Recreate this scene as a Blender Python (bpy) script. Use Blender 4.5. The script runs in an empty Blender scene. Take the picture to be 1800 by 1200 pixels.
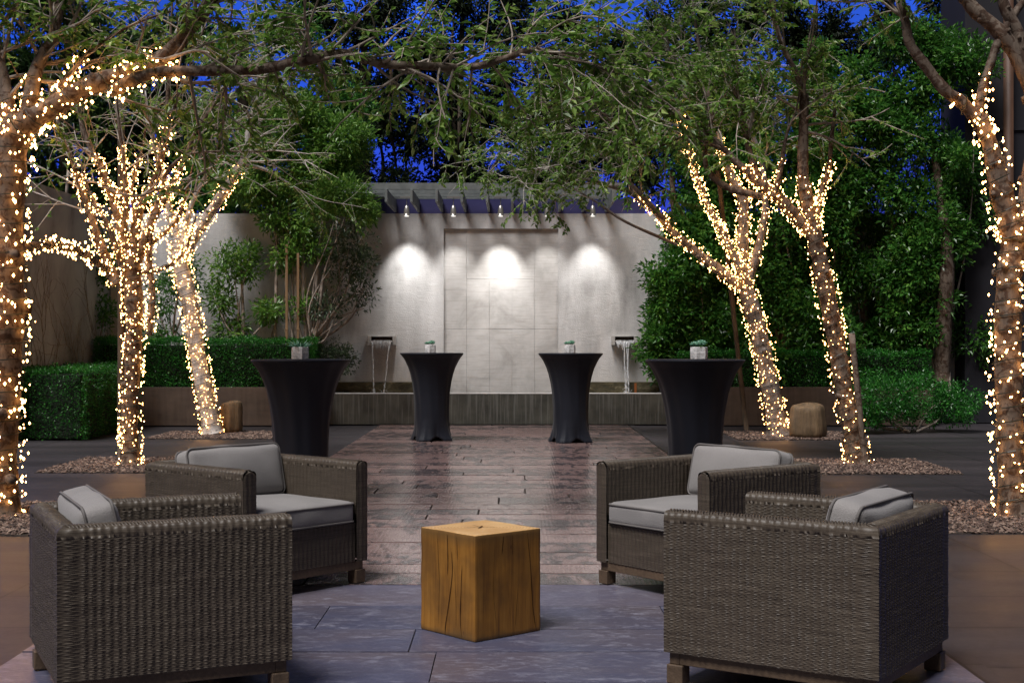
import bpy, math, random
import numpy as np
from mathutils import Vector, Matrix
R = math.radians
PI = math.pi
rng = np.random.default_rng(7)
random.seed(7)
scene = bpy.context.scene
col = scene.collection

# ------------------------------------------------------------------ camera
F = 2430.0                      # focal length in photo pixels (1800 wide)
CH = 1.25                       # camera height
cd = bpy.data.cameras.new('camera'); cam = bpy.data.objects.new('camera', cd); col.objects.link(cam)
cam.location = (0, 0, CH); cam.rotation_euler = (R(90), 0, 0)
cd.sensor_width = 36; cd.lens = 36 * F / 1800; cd.clip_start = .05; cd.clip_end = 400
scene.camera = cam
def at(px, py, d):
    return np.array([(px - 900) / F * d, d, CH - (py - 600) / F * d])

# ------------------------------------------------------------------ world, sun, exposure
w = bpy.data.worlds.new('World'); scene.world = w; w.use_nodes = True
nt = w.node_tree; nt.nodes.clear()
SUN_EL, SUN_AZ = 61, 215        # azimuth measured clockwise from +Y
out = nt.nodes.new('ShaderNodeOutputWorld'); bg = nt.nodes.new('ShaderNodeBackground')
sky = nt.nodes.new('ShaderNodeTexSky'); sky.sky_type = 'NISHITA'; sky.sun_disc = False
sky.sun_elevation = R(2); sky.sun_rotation = R(SUN_AZ)
tc = nt.nodes.new('ShaderNodeTexCoord'); sep = nt.nodes.new('ShaderNodeSeparateXYZ')
nt.links.new(tc.outputs['Generated'], sep.inputs[0])
ramp = nt.nodes.new('ShaderNodeValToRGB')
e = ramp.color_ramp.elements
e[0].position = 0.0; e[0].color = (.014, .03, .36, 1)
e[1].position = 1.0; e[1].color = (.035, .038, .07, 1)
for p, c in ((.10, (.009, .04, .62)), (.22, (.014, .12, 1.0)), (.40, (.03, .06, .22))):
    k = e.new(p); k.color = (*c, 1)
nt.links.new(sep.outputs['Z'], ramp.inputs[0])
cl = nt.nodes.new('ShaderNodeTexNoise'); cmap = nt.nodes.new('ShaderNodeMapping'); nt.links.new(tc.outputs['Generated'], cmap.inputs[0]); cmap.inputs['Scale'].default_value = (1, 1, 3)
nt.links.new(cmap.outputs[0], cl.inputs['Vector']); cl.inputs['Scale'].default_value = 6; cl.inputs['Detail'].default_value = 4
clr = nt.nodes.new('ShaderNodeMapRange'); nt.links.new(cl.outputs[0], clr.inputs[0]); clr.inputs[1].default_value = .35; clr.inputs[2].default_value = .65; clr.inputs[3].default_value = .55; clr.inputs[4].default_value = 1.25
clm = nt.nodes.new('ShaderNodeVectorMath'); clm.operation = 'SCALE'; nt.links.new(ramp.outputs[0], clm.inputs[0]); nt.links.new(clr.outputs[0], clm.inputs['Scale'])
mul = nt.nodes.new('ShaderNodeMixRGB'); mul.blend_type = 'ADD'; mul.inputs[0].default_value = .012
back = nt.nodes.new('ShaderNodeMapRange'); nt.links.new(sep.outputs['Y'], back.inputs[0])
back.inputs[1].default_value = .25; back.inputs[2].default_value = .8
dusk = nt.nodes.new('ShaderNodeMixRGB'); nt.links.new(back.outputs[0], dusk.inputs[0]); dusk.inputs[1].default_value = (.05, .052, .075, 1)
nt.links.new(clm.outputs[0], dusk.inputs[2])
nt.links.new(dusk.outputs[0], mul.inputs[1]); nt.links.new(sky.outputs[0], mul.inputs[2])
nt.links.new(mul.outputs[0], bg.inputs[0]); bg.inputs[1].default_value = .72
nt.links.new(bg.outputs[0], out.inputs[0])

sl = bpy.data.lights.new('sun', 'SUN'); so = bpy.data.objects.new('sun', sl); col.objects.link(so)
sl.energy = 3.5; sl.angle = R(24); sl.color = (1.0, .97, .955)
az, el = R(SUN_AZ), R(SUN_EL)
sd = Vector((math.sin(az) * math.cos(el), math.cos(az) * math.cos(el), math.sin(el)))
so.rotation_euler = sd.to_track_quat('Z', 'Y').to_euler()

vs = scene.view_settings
vs.view_transform = 'Standard'; vs.look = 'None'; vs.exposure = .36; vs.gamma = 1; vs.use_curve_mapping = False
scene.render.engine = 'CYCLES'

# ------------------------------------------------------------------ node helper
class NM:
    def __init__(s, name):
        s.m = bpy.data.materials.new(name); s.m.use_nodes = True
        s.t = s.m.node_tree; s.t.nodes.clear()
        s.o = s.n('OutputMaterial'); s.b = s.n('BsdfPrincipled'); s.l(s.b.outputs[0], s.o.inputs[0])
    def n(s, k, **kw):
        nd = s.t.nodes.new('ShaderNode' + k)
        for a, v in kw.items(): setattr(nd, a, v)
        return nd
    def l(s, a, b): s.t.links.new(a, b)
    def coord(s, scale=(1, 1, 1), rot=(0, 0, 0), kind='Object'):
        c = s.n('TexCoord'); mp = s.n('Mapping'); s.l(c.outputs[kind], mp.inputs[0])
        mp.inputs['Scale'].default_value = scale; mp.inputs['Rotation'].default_value = rot
        return mp.outputs[0]
    def noise(s, vec, scale, detail=4, rough=.55, dist=0):
        nd = s.n('TexNoise'); s.l(vec, nd.inputs['Vector'])
        nd.inputs['Scale'].default_value = scale; nd.inputs['Detail'].default_value = detail
        nd.inputs['Roughness'].default_value = rough; nd.inputs['Distortion'].default_value = dist
        return nd.outputs[0]
    def ramp(s, fac, stops, interp='LINEAR'):
        r = s.n('ValToRGB'); s.l(fac, r.inputs[0]); r.color_ramp.interpolation = interp
        el = r.color_ramp.elements
        while len(el) < len(stops): el.new(.5)
        for i, (p, c) in enumerate(stops):
            el[i].position = p
            el[i].color = (c, c, c, 1) if isinstance(c, (int, float)) else (*c, 1)
        return r.outputs[0]
    def mix(s, fac, a, b, mode='MIX'):
        m = s.n('MixRGB', blend_type=mode)
        for v, i in ((fac, 0), (a, 1), (b, 2)):
            if hasattr(v, 'links'): s.l(v, m.inputs[i])
            elif i == 0: m.inputs[0].default_value = v
            else: m.inputs[i].default_value = (*v, 1) if not isinstance(v, (int, float)) else (v, v, v, 1)
        return m.outputs[0]
    def math(s, op, a, b=0.0):
        m = s.n('Math', operation=op)
        for i, v in enumerate((a, b)):
            if hasattr(v, 'links'): s.l(v, m.inputs[i])
            else: m.inputs[i].default_value = v
        return m.outputs[0]
    def set(s, base=None, rough=None, spec=None, metal=None, bump=None, bs=.3, bd=.01, sheen=None):
        for k, v in (('Base Color', base), ('Roughness', rough), ('Specular IOR Level', spec), ('Metallic', metal), ('Sheen Weight', sheen)):
            if v is None: continue
            if hasattr(v, 'links'): s.l(v, s.b.inputs[k])
            else: s.b.inputs[k].default_value = (*v, 1) if isinstance(v, tuple) else v
        if bump is not None:
            bn = s.n('Bump'); s.l(bump, bn.inputs['Height']); bn.inputs['Strength'].default_value = bs
            bn.inputs['Distance'].default_value = bd; s.l(bn.outputs[0], s.b.inputs['Normal'])
        return s.m
    def island(s):
        return s.n('NewGeometry').outputs['Random Per Island']

def leaf_mat(name, dark, mid, light, rough=.38, trans=.25, spec=.5):
    m = NM(name); r = m.island()
    c = m.coord(); n = m.noise(c, 1.3, 2)
    f = m.math('ADD', m.math('MULTIPLY', r, .75), m.math('MULTIPLY', m.math('SUBTRACT', n, .3), .55))
    cl = m.ramp(f, [(.05, dark), (.55, mid), (.95, light)])
    m.set(cl, rough, spec)
    tr = m.n('BsdfTranslucent'); m.l(cl, tr.inputs[0]); mx = m.n('MixShader'); mx.inputs[0].default_value = trans
    m.l(m.b.outputs[0], mx.inputs[1]); m.l(tr.outputs[0], mx.inputs[2]); m.l(mx.outputs[0], m.o.inputs[0])
    return m.m

M = {}
M['leaf_tree'] = leaf_mat('elm_leaf', (.05, .11, .018), (.14, .28, .04), (.40, .52, .15), .36, .5)
M['leaf_ficus'] = leaf_mat('ficus_leaf', (.018, .075, .014), (.06, .20, .03), (.18, .38, .06), .3, .4)
M['leaf_hedge'] = leaf_mat('hedge_leaf', (.012, .07, .014), (.03, .18, .022), (.09, .33, .05), .35, .35)
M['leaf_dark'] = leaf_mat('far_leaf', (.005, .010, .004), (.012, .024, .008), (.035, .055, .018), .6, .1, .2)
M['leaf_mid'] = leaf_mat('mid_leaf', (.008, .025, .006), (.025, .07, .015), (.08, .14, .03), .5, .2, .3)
M['leaf_shrub'] = leaf_mat('shrub_leaf', (.05, .13, .018), (.12, .27, .04), (.30, .46, .10), .35, .4)
M['leaf_olive'] = leaf_mat('grey_leaf', (.025, .05, .025), (.06, .10, .05), (.16, .22, .11), .4)
M['succulent'] = leaf_mat('succulent_leaf', (.04, .14, .08), (.10, .28, .17), (.35, .55, .42), .4, .1)

m = NM('bark_pale'); c = m.coord((1, 1, .3)); n1 = m.noise(c, 11, 7, .7, .5); n2 = m.noise(c, 55, 5, .7)
sp = m.ramp(m.noise(m.coord(), 14, 5, .6, 1.0), [(.44, 0), (.5, 1)])
base = m.mix(sp, m.ramp(n1, [(.3, (.026, .015, .010)), (.7, (.10, .060, .040))]), m.ramp(n1, [(.3, (.075, .055, .042)), (.7, (.20, .155, .12))]))
M['bark'] = m.set(base, .75, .25, bump=m.mix(.5, n1, n2), bs=.9, bd=.012)
m = NM('bark_white'); c = m.coord((1, 1, .35)); n1 = m.noise(c, 9, 7, .7, .5); n2 = m.noise(c, 50, 4)
M['bark_white'] = m.set(m.ramp(n1, [(.32, (.16, .14, .125)), (.5, (.40, .375, .35)), (.7, (.55, .53, .51))]), .75, .25, bump=m.mix(.5, n1, n2), bs=.8, bd=.012)
m = NM('bark_grey'); c = m.coord((1, 1, .35)); n1 = m.noise(c, 10, 7, .7, .5); n2 = m.noise(c, 50, 4)
M['bark_grey'] = m.set(m.ramp(n1, [(.32, (.06, .048, .042)), (.5, (.17, .145, .13)), (.7, (.30, .27, .25))]), .75, .25, bump=m.mix(.5, n1, n2), bs=.8, bd=.012)
m = NM('bark_twig'); c = m.coord(); n1 = m.noise(c, 12, 4)
M['twig'] = m.set(m.ramp(n1, [(.3, (.12, .095, .075)), (.7, (.42, .36, .31))]), .7, .25, bump=n1, bs=.4)
m = NM('pale_twig'); c = m.coord(); n1 = m.noise(c, 12, 4)
M['twig_pale'] = m.set(m.ramp(n1, [(.3, (.26, .23, .20)), (.7, (.58, .54, .49))]), .65, .3, bump=n1, bs=.4)
m = NM('bark_dark'); c = m.coord((1, 1, .3)); n1 = m.noise(c, 10, 4)
M['bark_dark'] = m.set(m.ramp(n1, [(.3, (.04, .03, .022)), (.7, (.12, .095, .07))]), .8, .2, bump=n1, bs=.6)

m = NM('plaster'); c = m.coord(); a = m.noise(c, .9, 6, .6, .6); b = m.noise(m.coord((1, 1, .25)), 2.2, 6, .65); g = m.noise(c, 60, 5, .7)
trow = m.noise(m.coord((1.0, 1, 3.0), (0, R(18), 0)), 5, 6, .6, 1.2)
st = m.math('MULTIPLY', m.ramp(a, [(.35, 1), (.6, 0)]), m.ramp(b, [(.4, 1), (.62, 0)]))
pl = m.mix(m.math('MULTIPLY', st, .8), m.ramp(b, [(.3, (.45, .443, .44)), (.7, (.61, .603, .60))]), (.25, .243, .24))
M['plaster'] = m.set(pl, .85, .2, bump=m.mix(.5, trow, g), bs=.55, bd=.02)
m = NM('side_plaster'); c = m.coord(); a = m.noise(m.coord((1, 1, .6)), 1.1, 6, .6, .4); b = m.noise(c, 30, 4)
M['plaster_side'] = m.set(m.ramp(a, [(.32, (.13, .13, .135)), (.46, (.29, .30, .315)), (.7, (.43, .445, .47))]), .85, .2, bump=b, bs=.3)
m = NM('recess_stone'); c = m.coord(); a = m.noise(c, 1.6, 7, .68, .5); b = m.noise(m.coord((.6, 1, 10)), 5, 4, .6); isl = m.island()
stn = m.ramp(a, [(.34, (.30, .29, .28)), (.50, (.46, .45, .44)), (.66, (.57, .56, .55))])
pc = m.mix(.28, stn, m.ramp(isl, [(0, (.42, .40, .385)), (1, (.54, .52, .50))]))
pc = m.mix(m.ramp(b, [(.35, .35), (.5, 0)]), pc, (.30, .275, .25))
M['recess'] = m.set(pc, .8, .25, bump=m.mix(.5, a, b), bs=.35, bd=.01)

m = NM('wet_stone'); c = m.coord((1, 1, 1)); a = m.noise(c, 3, 6, .65); b = m.noise(m.coord((14, 1, .4)), 3, 4, .6)
M['basin'] = m.set(m.mix(m.ramp(b, [(.5, 0), (.62, .6)]), m.ramp(a, [(.3, (.022, .023, .020)), (.7, (.075, .075, .062))]), (.13, .13, .12)), .38, .5, bump=b, bs=.3)
m = NM('mossy_ledge'); a = m.noise(m.coord((1, 1, 2)), 5, 7, .7, .5)
M['moss'] = m.set(m.ramp(a, [(.35, (.03, .026, .014)), (.55, (.10, .085, .045)), (.7, (.24, .21, .15))]), .55, .4, bump=a, bs=.7, bd=.03)
m = NM('rust_streak'); M['rust'] = m.set((.30, .09, .02), .7)
m = NM('planter_steel'); a = m.noise(m.coord((1, 1, 3)), 1.6, 6, .65); b = m.noise(m.coord((6, 6, .5)), 3, 4)
M['planter'] = m.set(m.mix(.4, m.ramp(a, [(.3, (.045, .030, .022)), (.7, (.115, .08, .06))]), m.ramp(b, [(.3, (.05, .035, .028)), (.7, (.11, .085, .065))])), .6, .3, bump=a, bs=.2)
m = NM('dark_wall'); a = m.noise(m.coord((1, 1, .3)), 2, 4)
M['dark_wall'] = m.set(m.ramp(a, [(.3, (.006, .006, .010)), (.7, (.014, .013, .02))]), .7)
m = NM('copper_pipe'); a = m.noise(m.coord((1, 1, .3)), 6, 4)
M['pipe'] = m.set(m.ramp(a, [(.3, (.045, .022, .013)), (.7, (.10, .05, .03))]), .5)
m = NM('pergola_paint'); a = m.noise(m.coord(), 8, 4)
M['pergola'] = m.set(m.ramp(a, [(.3, (.10, .115, .115)), (.7, (.17, .185, .185))]), .6)
m = NM('fascia_blue'); a = m.noise(m.coord((.5, 1, 1)), 3, 3)
M['fascia'] = m.set(m.ramp(a, [(.3, (.018, .018, .075)), (.7, (.04, .038, .13))]), .5)
m = NM('lamp_metal'); M['lamp_metal'] = m.set((.45, .43, .40), .35, metal=.8)
m = NM('dark_soil'); a = m.noise(m.coord(), 30, 5); M['soil'] = m.set(m.ramp(a, [(.3, (.015, .011, .008)), (.7, (.06, .045, .034))]), .9, bump=a, bs=.8)
m = NM('gravel_stone'); r = m.island(); a = m.noise(m.coord(), 90, 2)
M['gravel'] = m.set(m.ramp(r, [(0, (.02, .012, .009)), (.35, (.058, .034, .026)), (.7, (.115, .072, .055)), (1, (.25, .18, .14))]), .8)
m = NM('boulder'); c = m.coord((5, 5, .7)); a = m.noise(c, 3, 6, .65); b = m.noise(m.coord(), 9, 4)
M['boulder'] = m.set(m.mix(.5, m.ramp(a, [(.3, (.05, .030, .014)), (.7, (.24, .15, .07))]), m.ramp(b, [(.3, (.06, .04, .02)), (.7, (.17, .12, .075))])), .75, bump=a, bs=.9, bd=.03)

# concrete slabs of the courtyard
m = NM('courtyard_concrete'); c = m.coord()
a = m.noise(m.coord((.35, 1.3, 1)), 1.1, 6, .6); b = m.noise(c, 35, 5, .7)
br = m.n('TexBrick'); mp = m.n('Mapping'); m.l(m.n('TexCoord').outputs['Object'], mp.inputs[0]); mp.inputs['Location'].default_value = (-1.75, .62, 0)
m.l(mp.outputs[0], br.inputs['Vector']); br.offset = 0; br.inputs['Scale'].default_value = 1
br.inputs['Brick Width'].default_value = 1.07; br.inputs['Row Height'].default_value = .75; br.inputs['Mortar Size'].default_value = .008
br.inputs['Color1'].default_value = (.9, .9, .9, 1); br.inputs['Color2'].default_value = (1.15, 1.1, 1.08, 1); br.inputs['Mortar'].default_value = (.25, .22, .2, 1)
cb = m.mix(.5, m.ramp(a, [(.32, (.013, .012, .0145)), (.68, (.043, .038, .044))]), m.ramp(b, [(.35, (.012, .011, .013)), (.65, (.046, .041, .046))]))
cb = m.mix(1.0, cb, br.outputs['Color'], 'MULTIPLY')
M['concrete'] = m.set(cb, m.ramp(a, [(.3, .42), (.7, .6)]), .45, bump=m.mix(.5, br.outputs['Fac'], b), bs=-.25, bd=.006)

def stone_mat(name, rough_stone):
    m = NM(name); isl = m.island()
    c = m.n('TexCoord').outputs['Object']
    add = m.n('VectorMath', operation='ADD'); cmb = m.n('CombineXYZ')
    k = m.math('MULTIPLY', isl, 97.0); m.l(k, cmb.inputs[2]); m.l(c, add.inputs[0]); m.l(cmb.outputs[0], add.inputs[1])
    mp = m.n('Mapping'); m.l(add.outputs[0], mp.inputs[0]); mp.inputs['Scale'].default_value = (2.4, 1, 1) if rough_stone else (1, 1.9, 1)
    v = mp.outputs[0]
    n1 = m.noise(v, 4.5 if rough_stone else 3.2, 9, .74, .5); n2 = m.noise(v, .8, 4, .6); n3 = m.noise(v, 45, 3, .6)
    wv = m.n('TexWave', wave_type='BANDS', bands_direction='X'); m.l(v, wv.inputs['Vector'])
    wv.inputs['Scale'].default_value = 5; wv.inputs['Distortion'].default_value = 3; wv.inputs['Detail'].default_value = 2
    if rough_stone:
        n1 = m.math('ADD', .5, m.math('MULTIPLY', m.math('SUBTRACT', n1, .5), 1.7))
        thr = m.math('ADD', n1, m.math('ADD', m.math('MULTIPLY', m.math('SUBTRACT', isl, .5), .30), m.math('MULTIPLY', m.math('SUBTRACT', n2, .5), .22)))
        flake = m.ramp(thr, [(.50, 0), (.53, 1)])
        light = m.mix(n2, (.115, .075, .076), (.36, .245, .23))
        light = m.mix(m.math('MULTIPLY', wv.outputs['Fac'], .25), light, (.16, .10, .08))
        dark = m.mix(n3, (.015, .015, .018), (.07, .062, .068))
        base = m.mix(m.math('MULTIPLY', flake, .9), light, dark)
        rg = m.ramp(n3, [(.3, .09), (.7, .26)])
        h = m.math('SUBTRACT', m.math('ADD', m.math('MULTIPLY', n1, .4), m.math('MULTIPLY', wv.outputs['Fac'], .12)), m.math('MULTIPLY', flake, .3))
        return m.set(base, rg, .6, bump=h, bs=.28, bd=.006)
    n4 = m.noise(v, 13, 6, .75, .4)
    blotch = m.math('MULTIPLY', m.ramp(n4, [(.50, 0), (.62, 1)]), m.ramp(n1, [(.42, .15), (.6, 1)]))
    base = m.mix(isl, (.045, .052, .095), (.105, .098, .14))
    base = m.mix(m.ramp(n2, [(.4, 0), (.68, .6)]), base, (.12, .088, .078))
    base = m.mix(m.math('MULTIPLY', blotch, .6), base, (.27, .27, .34))
    return m.set(base, m.ramp(n3, [(.3, .30), (.7, .45)]), .55, bump=n1, bs=.3, bd=.008)
M['stone_rough'] = stone_mat('weathered_stone', True)
M['stone_slate'] = stone_mat('blue_slate', False)

m = NM('wicker'); c = m.coord((1, 1, 1)); r = m.noise(m.coord((3, 3, 90)), 2.0, 3, .6); a = m.noise(c, 3.2, 3); b = m.noise(c, 160, 2)
wk = m.mix(a, m.ramp(r, [(.3, (.044, .036, .025)), (.7, (.125, .105, .075))]), m.ramp(r, [(.3, (.048, .034, .026)), (.7, (.118, .092, .072))]))
wk = m.mix(m.ramp(m.noise(m.coord((2, 2, 130)), 4, 2), [(.42, .6), (.55, 0)]), wk, (.028, .02, .014)); wk = m.mix(m.ramp(b, [(.4, .35), (.6, 0)]), wk, (.05, .036, .026))
M['wicker'] = m.set(wk, .5, .4)
m = NM('teak'); a = m.noise(m.coord((1, 1, 1)), 5, 4); b = m.noise(m.coord((10, 10, 10)), 6, 4)
M['teak'] = m.set(m.ramp(m.mix(.4, a, b), [(.3, (.045, .028, .016)), (.7, (.125, .082, .05))]), .6, bump=b, bs=.3)
m = NM('cushion_canvas'); a = m.noise(m.coord(), 3, 3); b = m.noise(m.coord(), 260, 2)
M['canvas'] = m.set(m.mix(.15, m.ramp(a, [(.3, (.18, .168, .163)), (.7, (.245, .228, .22))]), m.ramp(b, [(.3, .2), (.7, .5)])), .85, .2, bump=m.mix(.5, a, b), bs=.5, bd=.015, sheen=.15)
m = NM('cushion_piping'); M['piping'] = m.set((.12, .11, .105), .75)
m = NM('spandex'); b = m.noise(m.coord(), 300, 2); a = m.noise(m.coord((1, 1, .2)), 5, 3)
M['spandex'] = m.set(m.ramp(a, [(.3, (.004, .0055, .011)), (.7, (.008, .0105, .019))]), .6, .25, bump=b, bs=.1, sheen=.07)
m = NM('pot_concrete'); a = m.noise(m.coord(), 60, 5, .7); b = m.noise(m.coord(), 14, 3)
M['pot'] = m.set(m.ramp(m.mix(.5, a, b), [(.35, (.35, .35, .35)), (.6, (.78, .78, .78))]), .8, bump=a, bs=.8, bd=.004)

# solid timber block: growth rings on top, long grain and drying cracks on the sides
m = NM('timber_block'); c = m.coord(); g = m.noise(m.coord((9, 9, .55)), 5, 5, .6, .3); g2 = m.noise(m.coord((40, 40, 1.2)), 5, 3); bl = m.noise(c, 3.5, 4, .6)
kn = m.n('TexVoronoi'); m.l(m.coord((7, 7, 4)), kn.inputs['Vector']); kn.inputs['Scale'].default_value = 1.6
knot = m.ramp(kn.outputs['Distance'], [(.035, 1), (.075, 0)])
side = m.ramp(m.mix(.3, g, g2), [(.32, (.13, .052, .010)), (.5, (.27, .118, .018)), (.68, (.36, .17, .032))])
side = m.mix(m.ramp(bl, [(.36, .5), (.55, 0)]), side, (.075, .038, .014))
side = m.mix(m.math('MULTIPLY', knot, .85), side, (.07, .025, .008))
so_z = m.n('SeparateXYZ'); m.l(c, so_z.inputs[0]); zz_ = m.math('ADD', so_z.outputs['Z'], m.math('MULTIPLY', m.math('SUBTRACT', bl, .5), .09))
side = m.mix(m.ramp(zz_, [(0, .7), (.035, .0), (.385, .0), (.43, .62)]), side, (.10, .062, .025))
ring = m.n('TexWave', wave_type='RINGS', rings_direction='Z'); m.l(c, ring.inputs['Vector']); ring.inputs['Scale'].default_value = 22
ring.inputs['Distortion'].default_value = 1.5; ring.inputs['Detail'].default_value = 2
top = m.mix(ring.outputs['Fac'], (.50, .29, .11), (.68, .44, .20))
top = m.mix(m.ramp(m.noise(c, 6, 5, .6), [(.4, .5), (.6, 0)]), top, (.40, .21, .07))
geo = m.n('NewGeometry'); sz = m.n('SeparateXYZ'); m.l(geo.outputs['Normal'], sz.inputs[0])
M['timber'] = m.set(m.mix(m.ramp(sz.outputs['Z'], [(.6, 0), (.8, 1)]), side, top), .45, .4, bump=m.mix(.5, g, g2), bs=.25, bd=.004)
m = NM('timber_crack'); M['crack'] = m.set((.045, .018, .006), .9, .1)

m = NM('water'); n = m.noise(m.coord(), 7, 3)
M['water'] = m.set((.02, .025, .022), .06, .6, bump=n, bs=.3, bd=.02)
m = NM('falling_water'); n = m.noise(m.coord((30, 30, 2)), 3, 3)
M['fall'] = m.set((.92, .94, .97), .08, .6, bump=n, bs=.5); m.b.inputs['Transmission Weight'].default_value = .45
m = NM('foam'); M['foam'] = m.set((.8, .82, .85), .3)

def emis(name, c, s):
    m = NM(name); em = m.n('Emission'); em.inputs[0].default_value = (*c, 1); em.inputs[1].default_value = s
    m.l(em.outputs[0], m.o.inputs[0]); return m.m
M['bulb'] = emis('bulb_glow', (1, .47, .14), 23)
M['lens'] = emis('lamp_lens', (1, .95, .85), 1.5)
m = NM('light_cord'); M['cord'] = m.set((.012, .018, .012), .5)

# ------------------------------------------------------------------ object helpers
def tag(o, label=None, cat=None, group=None, kind=None):
    if label: o['label'] = label
    if cat: o['category'] = cat
    if group: o['group'] = group
    if kind: o['kind'] = kind
    return o
def empty(name, loc=(0, 0, 0), rz=0, label=None, cat=None, group=None):
    o = bpy.data.objects.new(name, None); col.objects.link(o)
    o.location = tuple(float(v) for v in loc); o.rotation_euler = (0, 0, rz); o.empty_display_size = .1
    return tag(o, label, cat, group)
class MB:
    """collects shapes and links them as one mesh object"""
    def __init__(s): s.v = []; s.f3 = []; s.f4 = []; s.n = 0; s.m3 = []; s.m4 = []; s.mi = 0
    def add(s, v, f):
        v = np.asarray(v, float).reshape(-1, 3); f = np.asarray(f, np.int64)
        if f.shape[1] == 3: s.f3.append(f + s.n); s.m3.append(np.full(len(f), s.mi))
        else: s.f4.append(f + s.n); s.m4.append(np.full(len(f), s.mi))
        s.v.append(v); s.n += len(v); return s
    def box(s, x0, x1, y0, y1, z0, z1, T=None):
        v = np.array([(x, y, z) for x in (x0, x1) for y in (y0, y1) for z in (z0, z1)], float)
        if T is not None: v = T(v)
        return s.add(v, [(0, 1, 3, 2), (4, 6, 7, 5), (0, 4, 5, 1), (2, 3, 7, 6), (0, 2, 6, 4), (1, 5, 7, 3)])
    def cyl(s, p0, p1, r0, r1=None, n=10):
        return s.tube([p0, p1], [r0, r0 if r1 is None else r1], n)
    def tube(s, pts, rad, n=6, cap=True):
        P = np.asarray(pts, float); r = np.asarray(rad, float); L = len(P)
        if r.ndim == 0: r = np.full(L, float(r))
        T = np.gradient(P, axis=0) if L > 2 else np.repeat((P[1:] - P[:1]), 2, 0)
        T /= (np.linalg.norm(T, axis=1, keepdims=True) + 1e-9)
        ref = np.array([0, 0, 1.]) if abs(T[0][2]) < .9 else np.array([1., 0, 0])
        U = np.empty_like(P); u = np.cross(T[0], ref); u /= np.linalg.norm(u)
        for i in range(L):
            u = u - T[i] * u.dot(T[i]); u /= (np.linalg.norm(u) + 1e-9); U[i] = u
        V = np.cross(T, U); a = np.arange(n) * 2 * PI / n
        ring = P[:, None] + r[:, None, None] * (np.cos(a)[None, :, None] * U[:, None] + np.sin(a)[None, :, None] * V[:, None])
        i = np.arange(L - 1)[:, None] * n; j = np.arange(n)[None, :]; k = (j + 1) % n
        f = np.stack([i + j, i + k, i + n + k, i + n + j], -1).reshape(-1, 4)
        s.add(ring.reshape(-1, 3), f)
        if cap:
            b = s.n - L * n
            for o_, c_ in ((0, P[0]), ((L - 1) * n, P[-1])):
                jj = np.arange(n)
                q = np.stack([np.full(n, s.n), b + o_ + jj, b + o_ + (jj + 1) % n], -1)
                s.v.append(np.asarray(c_, float).reshape(1, 3)); s.f3.append(q); s.m3.append(np.full(n, s.mi)); s.n += 1
        return s
    def grid(s, G):
        a, b = G.shape[:2]
        i = np.arange(a - 1)[:, None] * b; j = np.arange(b - 1)[None, :]
        f = np.stack([i + j, i + j + 1, i + b + j + 1, i + b + j], -1).reshape(-1, 4)
        return s.add(G.reshape(-1, 3), f)
    def build(s, name, mat, parent=None, smooth=False):
        me = bpy.data.meshes.new(name)
        v = np.concatenate(s.v) if s.v else np.zeros((0, 3))
        f3 = np.concatenate(s.f3) if s.f3 else np.zeros((0, 3), int)
        f4 = np.concatenate(s.f4) if s.f4 else np.zeros((0, 4), int)
        me.vertices.add(len(v)); me.vertices.foreach_set('co', v.astype(np.float32).ravel())
        nl = f3.size + f4.size; me.loops.add(nl)
        me.loops.foreach_set('vertex_index', np.concatenate([f3.ravel(), f4.ravel()]).astype(np.int32))
        npol = len(f3) + len(f4); me.polygons.add(npol)
        st = np.concatenate([np.arange(len(f3)) * 3, f3.size + np.arange(len(f4)) * 4])
        me.polygons.foreach_set('loop_start', st.astype(np.int32))
        mats = mat if isinstance(mat, (list, tuple)) else [mat]
        for q in mats: me.materials.append(q)
        if len(mats) > 1:
            mi = np.concatenate([np.concatenate(s.m3) if s.m3 else np.zeros(0), np.concatenate(s.m4) if s.m4 else np.zeros(0)])
            me.polygons.foreach_set('material_index', mi.astype(np.int32))
        me.polygons.foreach_set('use_smooth', np.full(npol, smooth))
        me.update(calc_edges=True)
        me.validate()
        o = bpy.data.objects.new(name, me); col.objects.link(o)
        if parent is not None: o.parent = parent
        return o
def bevel(o, wd=.004, seg=2):
    md = o.modifiers.new('bevel', 'BEVEL'); md.width = wd; md.segments = seg; md.limit_method = 'ANGLE'; return o
def kids(o): return [c for c in bpy.data.objects if c.parent == o]
def copy_tree(o, parent=None, cm=None):
    if cm is None:
        cm = {}
        for q in bpy.data.objects:
            if q.parent: cm.setdefault(q.parent, []).append(q)
    c = o.copy(); col.objects.link(c); c.parent = parent
    for ch in cm.get(o, []): copy_tree(ch, c, cm)
    return c

def leaves(mb, P, D, size, aspect=.42, droop=.25, seed=0, spread=.9):
    """P base points, D growing directions; one folded two-triangle leaf each"""
    g = np.random.default_rng(seed); N = len(P)
    if N == 0: return
    D = D + g.normal(0, spread, (N, 3)) * .6; D[:, 2] -= droop
    D /= np.linalg.norm(D, axis=1, keepdims=True) + 1e-9
    A = g.normal(0, 1, (N, 3)) * .6 + np.array([0, 0, 1.])
    S = np.cross(D, A); S /= np.linalg.norm(S, axis=1, keepdims=True) + 1e-9
    U = np.cross(S, D)
    L = (size * g.uniform(.65, 1.25, N))[:, None]; W = L * aspect * .5
    b = P; t = P + D * L - U * L * .12; m_ = P + D * L * .45 
    l = m_ - S * W + U * W * .45; r = m_ + S * W + U * W * .45
    v = np.stack([b, r, t, l], 1).reshape(-1, 3)
    i = np.arange(N)[:, None] * 4
    f = np.concatenate([i + np.array([[0, 1, 2]]), i + np.array([[0, 2, 3]])], 1).reshape(-1, 3)
    mb.add(v, f)

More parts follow.
